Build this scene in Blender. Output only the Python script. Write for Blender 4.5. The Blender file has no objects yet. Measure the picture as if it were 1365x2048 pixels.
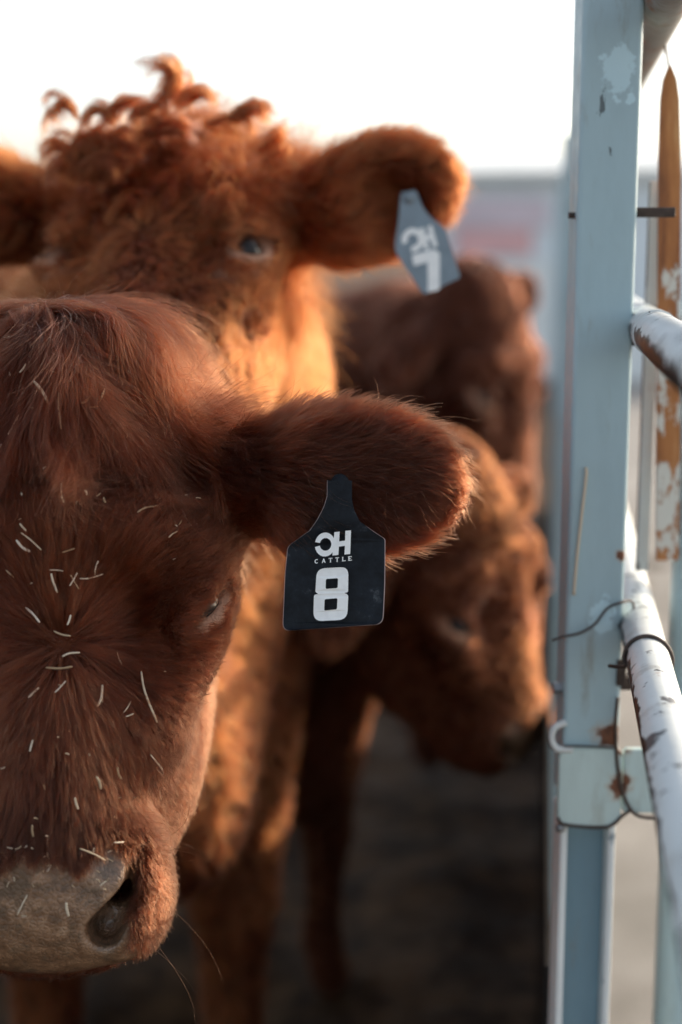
import bpy, bmesh, math, random
import numpy as np
from mathutils import Vector, Matrix, Euler
from mathutils.geometry import tessellate_polygon
from mathutils.bvhtree import BVHTree

random.seed(7)
RNG = np.random.default_rng(7)
SC = bpy.context.scene
COL = SC.collection

# ------------------------------------------------------------------ camera
CAM_Z = 1.45
PITCH = math.radians(10.05)
LENS, SENS = 51.0, 36.0
FPX = 2048.0 * LENS / SENS
cd = bpy.data.cameras.new('camera')
cam = bpy.data.objects.new('camera', cd)
COL.objects.link(cam)
cam.location = (0, 0, CAM_Z)
cam.rotation_euler = (math.pi / 2 - PITCH, 0, 0)
cd.sensor_fit = 'VERTICAL'
cd.sensor_height = SENS
cd.sensor_width = 24.0
cd.lens = LENS
cd.clip_start = 0.02
cd.clip_end = 3000
cd.dof.use_dof = True
cd.dof.focus_distance = 1.10
cd.dof.aperture_fstop = 2.4
SC.camera = cam

# ------------------------------------------------------------------ world + sun
SUN_EL = math.radians(20)
SUN_AZ = math.radians(57)          # from +Y towards +X
w = bpy.data.worlds.new('World')
SC.world = w
w.use_nodes = True
nt = w.node_tree
bg = nt.nodes['Background']
sky = nt.nodes.new('ShaderNodeTexSky')
sky.sky_type = 'NISHITA'
sky.sun_disc = False
sky.sun_elevation = SUN_EL
sky.sun_rotation = SUN_AZ
sky.air_density = 1.0
sky.dust_density = 3.0
sky.ozone_density = 1.0
hs = nt.nodes.new('ShaderNodeHueSaturation')      # thin overcast haze takes most of the blue out
hs.inputs['Saturation'].default_value = 0.55
nt.links.new(sky.outputs[0], hs.inputs['Color'])
nt.links.new(hs.outputs[0], bg.inputs[0])
bg.inputs[1].default_value = 0.15

sl = bpy.data.lights.new('sun', 'SUN')
sl.energy = 2.3
sl.angle = math.radians(0.6)
sl.color = (1.0, 0.82, 0.60)
so = bpy.data.objects.new('sun', sl)
COL.objects.link(so)
SUN_DIR = Vector((math.sin(SUN_AZ) * math.cos(SUN_EL), math.cos(SUN_AZ) * math.cos(SUN_EL), math.sin(SUN_EL)))
so.rotation_euler = SUN_DIR.to_track_quat('Z', 'Y').to_euler()
so.location = (6, 4, 6)

vs = SC.view_settings
vs.view_transform = 'Standard'
vs.look = 'None'
vs.gamma = 1.0
vs.use_curve_mapping = False
vs.exposure = 1.15

# ------------------------------------------------------------------ helpers
RC = cam.rotation_euler.to_matrix()


def P(px, py, d):
    """World point that the photograph shows at pixel (px, py), d metres along the view axis."""
    v = RC @ Vector(((px - 682.5) / FPX * d, (1024 - py) / FPX * d, -d))
    return v + Vector((0, 0, CAM_Z))


def tag(o, label=None, cat=None, group=None, kind=None):
    if label: o['label'] = label
    if cat: o['category'] = cat
    if group: o['group'] = group
    if kind: o['kind'] = kind
    return o


def empty(name, loc):
    o = bpy.data.objects.new(name, None)
    o.empty_display_size = 0.1
    o.location = loc
    COL.objects.link(o)
    return o


def link_mesh(name, me, mat=None, parent=None, smooth=False):
    o = bpy.data.objects.new(name, me)
    COL.objects.link(o)
    if mat: me.materials.append(mat)
    if smooth:
        me.polygons.foreach_set('use_smooth', np.ones(len(me.polygons), dtype=bool))
    if parent:
        o.parent = parent
        o.matrix_parent_inverse = Matrix.Translation(-Vector(parent.location))
    return o


def bm_obj(name, bm, mat, parent=None, smooth=False):
    me = bpy.data.meshes.new(name)
    bm.normal_update()
    bm.to_mesh(me)
    bm.free()
    return link_mesh(name, me, mat, parent, smooth)


def add_box(bm, c, half, ax=None, bevel=0.0, seg=2):
    """box with centre c, half sizes and axes ax (3 vectors)"""
    ax = ax or (Vector((1, 0, 0)), Vector((0, 1, 0)), Vector((0, 0, 1)))
    c = Vector(c)
    vs_ = []
    for sx in (-1, 1):
        for sy in (-1, 1):
            for sz in (-1, 1):
                vs_.append(bm.verts.new(c + ax[0] * half[0] * sx + ax[1] * half[1] * sy + ax[2] * half[2] * sz))
    fs = [(0, 1, 3, 2), (4, 6, 7, 5), (0, 4, 5, 1), (2, 3, 7, 6), (0, 2, 6, 4), (1, 5, 7, 3)]
    faces = [bm.faces.new([vs_[i] for i in f]) for f in fs]
    if bevel > 0:
        es = list({e for f in faces for e in f.edges})
        bmesh.ops.bevel(bm, geom=es, offset=bevel, segments=seg, affect='EDGES', profile=0.5)


def add_tube(bm, pts, r, n=12, cap=True):
    """round tube through pts; r number or list"""
    pts = [Vector(p) for p in pts]
    rs = r if isinstance(r, (list, tuple)) else [r] * len(pts)
    rings = []
    prev = None
    for i, p in enumerate(pts):
        t = (pts[min(i + 1, len(pts) - 1)] - pts[max(i - 1, 0)]).normalized()
        if prev is None:
            a = Vector((0, 0, 1)) if abs(t.z) < 0.9 else Vector((1, 0, 0))
            u = t.cross(a).normalized()
        else:
            u = (prev - t * prev.dot(t)).normalized()
        prev = u
        v = t.cross(u)
        rings.append([bm.verts.new(p + (u * math.cos(2 * math.pi * k / n) + v * math.sin(2 * math.pi * k / n)) * rs[i]) for k in range(n)])
    for a, b in zip(rings, rings[1:]):
        for k in range(n):
            bm.faces.new((a[k], a[(k + 1) % n], b[(k + 1) % n], b[k]))
    if cap:
        bm.faces.new(list(reversed(rings[0])))
        bm.faces.new(rings[-1])


def sub(o, part):
    """make o a sub-part of part (both are modelled in world coordinates)"""
    o.parent = part
    o.matrix_parent_inverse = Matrix.Identity(4)
    return o


def smooth_path(pts, sub=6):
    pts = [Vector(p) for p in pts]
    out = []
    n = len(pts)
    for i in range(n - 1):
        p0, p1, p2, p3 = pts[max(i - 1, 0)], pts[i], pts[i + 1], pts[min(i + 2, n - 1)]
        for k in range(sub):
            t = k / sub
            out.append(0.5 * ((2 * p1) + (p2 - p0) * t + (2 * p0 - 5 * p1 + 4 * p2 - p3) * t * t + (3 * p1 - p0 - 3 * p2 + p3) * t ** 3))
    out.append(pts[-1])
    return out


# ------------------------------------------------------------------ materials
def new_mat(name):
    m = bpy.data.materials.new(name)
    m.use_nodes = True
    t = m.node_tree
    return m, t, t.nodes['Principled BSDF']


def N(t, kind, **kw):
    n = t.nodes.new(kind)
    for k, v in kw.items():
        if k.startswith('i_'):
            key = k[2:]
            n.inputs[int(key) if key.isdigit() else key.replace('_', ' ')].default_value = v
        else:
            setattr(n, k, v)
    return n


def noise(t, scale, detail=4, rough=0.55, coord=None, stretch=None):
    n = N(t, 'ShaderNodeTexNoise', i_Scale=scale, i_Detail=detail, i_Roughness=rough)
    src = coord or N(t, 'ShaderNodeTexCoord').outputs['Object']
    if stretch:
        mp = N(t, 'ShaderNodeMapping')
        mp.inputs['Scale'].default_value = stretch
        t.links.new(src, mp.inputs[0])
        src = mp.outputs[0]
    t.links.new(src, n.inputs['Vector'])
    return n.outputs['Fac']


def ramp(t, fac, stops):
    r = N(t, 'ShaderNodeValToRGB')
    el = r.color_ramp.elements
    while len(el) < len(stops): el.new(0.5)
    for e, (p, c) in zip(el, stops):
        e.position = p
        e.color = (*c, 1) if len(c) == 3 else c
    t.links.new(fac, r.inputs[0])
    return r.outputs[0]


def mixc(t, fac, a, b):
    m = N(t, 'ShaderNodeMix', data_type='RGBA')
    for sock, v in ((m.inputs[0], fac), (m.inputs[6], a), (m.inputs[7], b)):
        if hasattr(v, 'is_linked') or hasattr(v, 'links'):
            t.links.new(v, sock)
        elif isinstance(v, (int, float)):
            sock.default_value = v
        else:
            sock.default_value = (*v, 1)
    return m.outputs[2]


def math_(t, op, a, b=None, c=None, clamp=False):
    m = N(t, 'ShaderNodeMath', operation=op, use_clamp=clamp)
    for i, v in enumerate((a, b, c)):
        if v is None: continue
        if isinstance(v, (int, float)): m.inputs[i].default_value = v
        else: t.links.new(v, m.inputs[i])
    return m.outputs[0]


def bump(t, bs, height, strength=0.3, dist=0.01):
    b = N(t, 'ShaderNodeBump', i_Strength=strength, i_Distance=dist)
    t.links.new(height, b.inputs['Height'])
    t.links.new(b.outputs[0], bs.inputs['Normal'])


def sstep(t, fac, lo, hi):
    m = N(t, 'ShaderNodeMapRange', interpolation_type='SMOOTHSTEP')
    m.inputs[1].default_value = lo
    m.inputs[2].default_value = hi
    t.links.new(fac, m.inputs[0])
    return m.outputs[0]


def mat_simple(name, col, rough=0.6, metal=0.0, var=0.12, scale=40, bstr=0.15):
    m, t, b = new_mat(name)
    f = noise(t, scale)
    lo = tuple(c * (1 - var) for c in col)
    hi = tuple(min(1, c * (1 + var)) for c in col)
    t.links.new(ramp(t, f, [(0.3, lo), (0.7, hi)]), b.inputs['Base Color'])
    b.inputs['Roughness'].default_value = rough
    b.inputs['Metallic'].default_value = metal
    bump(t, b, f, bstr, 0.002)
    return m


def mat_paint(name, col, rust_amt=0.0, chip=None, rough=0.42, grime=0.5, stretch=(1, 1, 0.25), blobs=(), pale=(), under=None, rustk=1.0):
    """weathered gloss paint on steel: grime, chips, rust"""
    m, t, b = new_mat(name)
    g1 = noise(t, 9, 6, 0.65, stretch=stretch)
    g2 = noise(t, 60, 5, 0.6)
    base = ramp(t, g1, [(0.25, tuple(c * 0.78 for c in col)), (0.5, col), (0.8, tuple(min(1, c * 1.14) for c in col))])
    dirt = sstep(t, noise(t, 22, 7, 0.7, stretch=stretch), 0.56, 0.72)
    base = mixc(t, math_(t, 'MULTIPLY', dirt, grime), base, (0.20, 0.16, 0.10))
    ht = g2
    if chip:
        amt, ccol = chip
        cf = sstep(t, noise(t, 38, 6, 0.62, stretch=(1, 1, 0.45)), amt, amt + 0.03)
        base = mixc(t, cf, base, ccol)
        ht = math_(t, 'SUBTRACT', g2, cf)
    for v in blobs:
        co = N(t, 'ShaderNodeTexCoord')
        vd = N(t, 'ShaderNodeVectorMath', operation='DISTANCE')
        t.links.new(co.outputs['Object'], vd.inputs[0])
        vd.inputs[1].default_value = v[:3]
        dd = math_(t, 'ADD', math_(t, 'DIVIDE', vd.outputs['Value'], v[3]), math_(t, 'MULTIPLY', math_(t, 'SUBTRACT', noise(t, 75, 7, .7), .5), 3.0))
        bf = sstep(t, dd, 1.1, .85)
        halo = sstep(t, dd, 1.7, .8)
        base = mixc(t, math_(t, 'MULTIPLY', halo, .55), base, (0.40, 0.22, 0.10))
        base = mixc(t, bf, base, ramp(t, noise(t, 160, 5, .7), [(0.3, (0.05, 0.018, 0.010)), (0.7, (0.20, 0.07, 0.03))]))
    for v in pale:
        co = N(t, 'ShaderNodeTexCoord')
        vd = N(t, 'ShaderNodeVectorMath', operation='DISTANCE')
        mp = N(t, 'ShaderNodeMapping')
        t.links.new(co.outputs['Object'], mp.inputs[0])
        mp.inputs['Location'].default_value = (-v[0] * 1.0, 0, -v[2] * .75)
        mp.inputs['Scale'].default_value = (1, 0, .75)
        t.links.new(mp.outputs[0], vd.inputs[0])
        vd.inputs[1].default_value = (0, 0, 0)
        dd = math_(t, 'ADD', math_(t, 'DIVIDE', vd.outputs['Value'], v[3]), math_(t, 'MULTIPLY', math_(t, 'SUBTRACT', noise(t, 42, 8, .7), .5), 3.4))
        base = mixc(t, math_(t, 'MULTIPLY', sstep(t, dd, 1.05, .8), .55), base, tuple(min(1, c * 1.7) for c in col))
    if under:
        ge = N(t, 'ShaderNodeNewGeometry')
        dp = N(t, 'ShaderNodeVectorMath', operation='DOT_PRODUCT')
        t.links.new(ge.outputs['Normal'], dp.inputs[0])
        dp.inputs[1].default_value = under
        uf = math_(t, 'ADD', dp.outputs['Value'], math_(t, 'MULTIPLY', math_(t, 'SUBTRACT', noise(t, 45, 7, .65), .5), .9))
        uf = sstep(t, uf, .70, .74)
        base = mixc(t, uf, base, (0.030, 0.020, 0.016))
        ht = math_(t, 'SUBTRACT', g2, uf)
    if rust_amt > 0:
        rn = noise(t, 14, 8, 0.7, stretch=(1, 1, 0.5))
        rf = sstep(t, rn, 1 - rust_amt - 0.06, 1 - rust_amt + 0.05)
        rcol = ramp(t, noise(t, 90, 5, 0.7), [(0.3, tuple(c * rustk for c in (0.09, 0.028, 0.012))), (0.55, tuple(c * rustk for c in (0.26, 0.085, 0.022))), (0.8, tuple(c * rustk for c in (0.42, 0.17, 0.05)))])
        base = mixc(t, rf, base, rcol)
    t.links.new(base, b.inputs['Base Color'])
    rr = ramp(t, g2, [(0.3, (rough * 0.8,) * 3), (0.7, (min(1, rough * 1.4),) * 3)])
    t.links.new(rr, b.inputs['Roughness'])
    bump(t, b, ht, 0.25, 0.0015)
    return m


def mat_hair(name, col, var=0.35, rough=0.38, rad=0.55, root=0.45, ns=14, tmin=.38, patch=1.0):
    m = bpy.data.materials.new(name)
    m.use_nodes = True
    t = m.node_tree
    t.nodes.clear()
    out = N(t, 'ShaderNodeOutputMaterial')
    h = N(t, 'ShaderNodeBsdfHairPrincipled')
    h.model = 'CHIANG'
    h.parametrization = 'COLOR'
    h.inputs['Roughness'].default_value = rough
    h.inputs['Radial Roughness'].default_value = rad
    h.inputs['Coat'].default_value = 0.0
    h.inputs['IOR'].default_value = 1.33
    h.inputs['Random Roughness'].default_value = 0.2
    hi = N(t, 'ShaderNodeHairInfo')
    a = tuple(c * (1 - var) for c in col)
    bcol = tuple(min(1, c * (1 + var)) for c in col)
    base = ramp(t, hi.outputs['Random'], [(0.0, a), (0.5, col), (1.0, bcol)])
    nz = noise(t, ns, 3)
    dark = tuple(c * k for c, k in zip(col, (0.66, 0.62, 0.66)))
    base = mixc(t, math_(t, 'MULTIPLY', sstep(t, nz, 0.45, 0.70), patch), base, dark)
    tn = N(t, 'ShaderNodeAttribute', attribute_name='tone')
    base = mixc(t, tn.outputs['Fac'], tuple(c * tmin for c in col), base)
    ic = sstep(t, hi.outputs['Intercept'], 0.0, 0.7)
    rootc = tuple(c * root for c in col)
    base = mixc(t, ic, rootc, base)
    t.links.new(base, h.inputs['Color'])
    t.links.new(h.outputs[0], out.inputs[0])
    return m


def mat_hide(name, col):
    """skin below the coat, with bare nose leather and pale eyelids read from painted masks"""
    m, t, b = new_mat(name)
    f = noise(t, 30, 5)
    base = ramp(t, f, [(0.3, tuple(c * 0.7 for c in col)), (0.7, tuple(c * 1.2 for c in col))])
    at = N(t, 'ShaderNodeAttribute', attribute_name='nose')
    at2 = N(t, 'ShaderNodeAttribute', attribute_name='lid')
    n1 = noise(t, 70, 6, 0.7)
    leather = ramp(t, n1, [(0.28, (0.060, 0.030, 0.016)), (0.5, (0.21, 0.115, 0.062)), (0.62, (0.32, 0.19, 0.11)), (0.8, (0.46, 0.33, 0.23))])
    dirt = sstep(t, noise(t, 45, 8, 0.75), 0.48, 0.64)
    leather = mixc(t, math_(t, 'MULTIPLY', dirt, 0.75), leather, (0.075, 0.05, 0.028))
    base = mixc(t, at2.outputs['Fac'], base, (0.38, 0.21, 0.14))
    base = mixc(t, at.outputs['Fac'], base, leather)
    t.links.new(base, b.inputs['Base Color'])
    rg = N(t, 'ShaderNodeMix', data_type='FLOAT')
    t.links.new(at.outputs['Fac'], rg.inputs[0])
    rg.inputs[2].default_value = 0.8
    t.links.new(ramp(t, dirt, [(0, (0.30,) * 3), (1, (0.6,) * 3)]), rg.inputs[3])
    t.links.new(rg.outputs[0], b.inputs['Roughness'])
    t.links.new(math_(t, 'MULTIPLY', at.outputs['Fac'], .6), b.inputs['Coat Weight'])
    t.links.new(math_(t, 'MULTIPLY_ADD', at.outputs['Fac'], .45, .05), b.inputs['Specular IOR Level'])
    b.inputs['Coat Roughness'].default_value = .16
    vo = N(t, 'ShaderNodeTexVoronoi', feature='DISTANCE_TO_EDGE', i_Scale=260.0)
    co = N(t, 'ShaderNodeTexCoord')
    t.links.new(co.outputs['Object'], vo.inputs['Vector'])
    ht = math_(t, 'MINIMUM', vo.outputs['Distance'], 0.25)
    ht = math_(t, 'ADD', math_(t, 'MULTIPLY', ht, 1.2), n1)
    bump(t, b, ht, 0.7, 0.0026)
    return m


# ------------------------------------------------------------------ signed-distance modelling
class Field:
    """distance field on a rectilinear grid: fine where told, coarse elsewhere"""

    def __init__(self, axes):
        self.ax = [np.asarray(a, dtype=np.float32) for a in axes]
        self.D = np.full([len(a) for a in self.ax], 0.5, dtype=np.float32)

    def _slice(self, lo, hi):
        sl = []
        for a, l, h in zip(self.ax, lo, hi):
            i0 = max(0, int(np.searchsorted(a, l)) - 1)
            i1 = min(len(a), int(np.searchsorted(a, h)) + 1)
            if i1 - i0 < 2: return None
            sl.append(slice(i0, i1))
        return tuple(sl)

    def _pts(self, sl):
        x = self.ax[0][sl[0]][:, None, None]
        y = self.ax[1][sl[1]][None, :, None]
        z = self.ax[2][sl[2]][None, None, :]
        return x, y, z

    def _merge(self, sl, d, k, op):
        a = self.D[sl]
        if op == 'add':
            h = np.maximum(k - np.abs(a - d), 0) / k
            self.D[sl] = np.minimum(a, d) - h * h * k * 0.25
        else:
            b = -d
            h = np.maximum(k - np.abs(a - b), 0) / k
            self.D[sl] = np.maximum(a, b) + h * h * k * 0.25

    def cone(self, a, b, ra, rb, k=0.03, m=0.09, op='add'):
        a = np.array(a, dtype=np.float32); b = np.array(b, dtype=np.float32)
        r = max(ra, rb) + m
        sl = self._slice(np.minimum(a, b) - r, np.maximum(a, b) + r)
        if sl is None: return
        x, y, z = self._pts(sl)
        ab = b - a
        L2 = float(ab @ ab) + 1e-9
        t = np.clip(((x - a[0]) * ab[0] + (y - a[1]) * ab[1] + (z - a[2]) * ab[2]) / L2, 0, 1)
        d = np.sqrt((x - a[0] - t * ab[0]) ** 2 + (y - a[1] - t * ab[1]) ** 2 + (z - a[2] - t * ab[2]) ** 2) - (ra + (rb - ra) * t)
        self._merge(sl, d, k, op)

    def _ell(self, x, y, z, M, c, r):
        Mi = np.array(M.inverted(), dtype=np.float32)
        dx, dy, dz = x - c[0], y - c[1], z - c[2]
        q = [Mi[i, 0] * dx + Mi[i, 1] * dy + Mi[i, 2] * dz for i in range(3)]
        k0 = np.sqrt(sum((q[i] / r[i]) ** 2 for i in range(3)))
        k1 = np.sqrt(sum((q[i] / (r[i] * r[i])) ** 2 for i in range(3))) + 1e-6
        return k0 * (k0 - 1) / k1

    def ell(self, c, r, M=None, k=0.03, m=0.09, op='add', carve=None):
        """ellipsoid: centre, radii, rotation; carve = (centre, radii) hollowed out of it first"""
        M = M or Matrix.Identity(3)
        c = np.array(c, dtype=np.float32)
        R = max(r) + m
        sl = self._slice(c - R, c + R)
        if sl is None: return
        x, y, z = self._pts(sl)
        d = self._ell(x, y, z, M, c, r)
        if carve:
            e = self._ell(x, y, z, M, np.array(carve[0], dtype=np.float32), carve[1])
            kk = 0.010
            h = np.maximum(kk - np.abs(d + e), 0) / kk
            d = np.maximum(d, -e) + h * h * kk * 0.25
        self._merge(sl, d, k, op)

    def mesh(self):
        D = self.D
        ins = D < 0
        s = ins[:-1, :-1, :-1].astype(np.int8)
        tot = np.zeros_like(s)
        for a in (0, 1):
            for b in (0, 1):
                for c in (0, 1):
                    tot += ins[a:ins.shape[0] - 1 + a, b:ins.shape[1] - 1 + b, c:ins.shape[2] - 1 + c]
        act = np.argwhere((tot > 0) & (tot < 8))
        n = len(act)
        idx = np.full(s.shape, -1, dtype=np.int32)
        idx[act[:, 0], act[:, 1], act[:, 2]] = np.arange(n)
        ax = self.ax
        acc = np.zeros((n, 3)); cnt = np.zeros(n)
        corners = [(a, b, c) for a in (0, 1) for b in (0, 1) for c in (0, 1)]
        val = {c: D[act[:, 0] + c[0], act[:, 1] + c[1], act[:, 2] + c[2]] for c in corners}
        pos = {c: np.stack([ax[i][act[:, i] + c[i]] for i in range(3)], 1) for c in corners}
        for c in corners:
            for i in range(3):
                if c[i] == 0:
                    e = list(c); e[i] = 1; e = tuple(e)
                    va, vb = val[c], val[e]
                    x = (va < 0) != (vb < 0)
                    t = np.where(x, va / np.where(x, va - vb, 1), 0)[:, None]
                    acc += np.where(x[:, None], pos[c] + (pos[e] - pos[c]) * t, 0)
                    cnt += x
        V = acc / np.maximum(cnt, 1)[:, None]
        quads = []
        for axis in range(3):
            o = [1, 1, 1]; o[axis] = 0
            u, v = [i for i in range(3) if i != axis]
            A = ins[tuple(slice(o[i], ins.shape[i] - 1) for i in range(3))]
            sh = [slice(o[i], ins.shape[i] - 1) for i in range(3)]
            sh[axis] = slice(1, ins.shape[axis])
            B = ins[tuple(sh)]
            A = A[tuple(slice(0, min(p, q)) for p, q in zip(A.shape, B.shape))]
            B = B[tuple(slice(0, q) for q in A.shape)]
            e = np.argwhere(A != B)
            flip = A[e[:, 0], e[:, 1], e[:, 2]]
            e = e + np.array(o)
            def cell(du, dv):
                q = e.copy(); q[:, u] += du; q[:, v] += dv
                return idx[q[:, 0], q[:, 1], q[:, 2]]
            q = np.stack([cell(-1, -1), cell(0, -1), cell(0, 0), cell(-1, 0)], 1)
            if axis == 1: flip = ~flip
            q[~flip] = q[~flip][:, ::-1]
            quads.append(q)
        Q = np.concatenate(quads)
        Q = Q[(Q >= 0).all(1)]
        return V, Q

    def sample(self, p):
        """value and unit gradient at points"""
        ii, tt, hh = [], [], []
        for k in range(3):
            a = self.ax[k]
            i = np.clip(np.searchsorted(a, p[:, k]) - 1, 0, len(a) - 2)
            h = a[i + 1] - a[i]
            ii.append(i); hh.append(h); tt.append(np.clip((p[:, k] - a[i]) / h, 0, 1))
        i, j, k = ii
        c = {(a, b, d): self.D[i + a, j + b, k + d] for a in (0, 1) for b in (0, 1) for d in (0, 1)}
        x, y, z = tt
        def L(a, b, t): return a + (b - a) * t
        c00 = L(c[0, 0, 0], c[1, 0, 0], x); c10 = L(c[0, 1, 0], c[1, 1, 0], x)
        c01 = L(c[0, 0, 1], c[1, 0, 1], x); c11 = L(c[0, 1, 1], c[1, 1, 1], x)
        v = L(L(c00, c10, y), L(c01, c11, y), z)
        gz = (L(c01, c11, y) - L(c00, c10, y)) / hh[2]
        gy = L(c10 - c00, c11 - c01, z) / hh[1]
        gx = L(L(c[1, 0, 0] - c[0, 0, 0], c[1, 1, 0] - c[0, 1, 0], y), L(c[1, 0, 1] - c[0, 0, 1], c[1, 1, 1] - c[0, 1, 1], y), z) / hh[0]
        g = np.stack([gx, gy, gz], 1)
        ln = np.linalg.norm(g, axis=1, keepdims=True)
        return v, g / np.maximum(ln, 1e-6), ln[:, 0]


def axis_pts(lo, hi, flo, fhi, fine, coarse):
    """coordinates lo..hi, step fine inside flo..fhi growing to coarse outside"""
    mid = list(np.arange(flo, fhi, fine))
    a, x, s = [], flo, fine
    while x > lo:
        s = min(coarse, s * 1.12); x -= s; a.append(x)
    b, x, s = [], mid[-1], fine
    while x < hi:
        s = min(coarse, s * 1.12); x += s; b.append(x)
    return np.array(a[::-1] + mid + b)


def smooth01(x, a, b):
    t = np.clip((x - a) / (b - a), 0, 1)
    return t * t * (3 - 2 * t)


def unit(v):
    return v / np.maximum(np.linalg.norm(v, axis=1, keepdims=True), 1e-9)


EYE_C = Vector((.095, -.025, .025))
EYE_T = Vector((.49, -.60, .63)).normalized()      # inner to outer corner of the eye
EYE_N = Vector((.72, .68, .09)).normalized()
EYE_W = EYE_T.cross(EYE_N).normalized()
EYE_W = EYE_W if EYE_W.z > 0 else -EYE_W


def eye_coords(q, ec):
    r = np.stack([np.abs(q[:, 0]), q[:, 1], q[:, 2]], 1) - np.array(ec)
    return r @ np.array(EYE_T), r @ np.array(EYE_W), r @ np.array(EYE_N)


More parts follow.
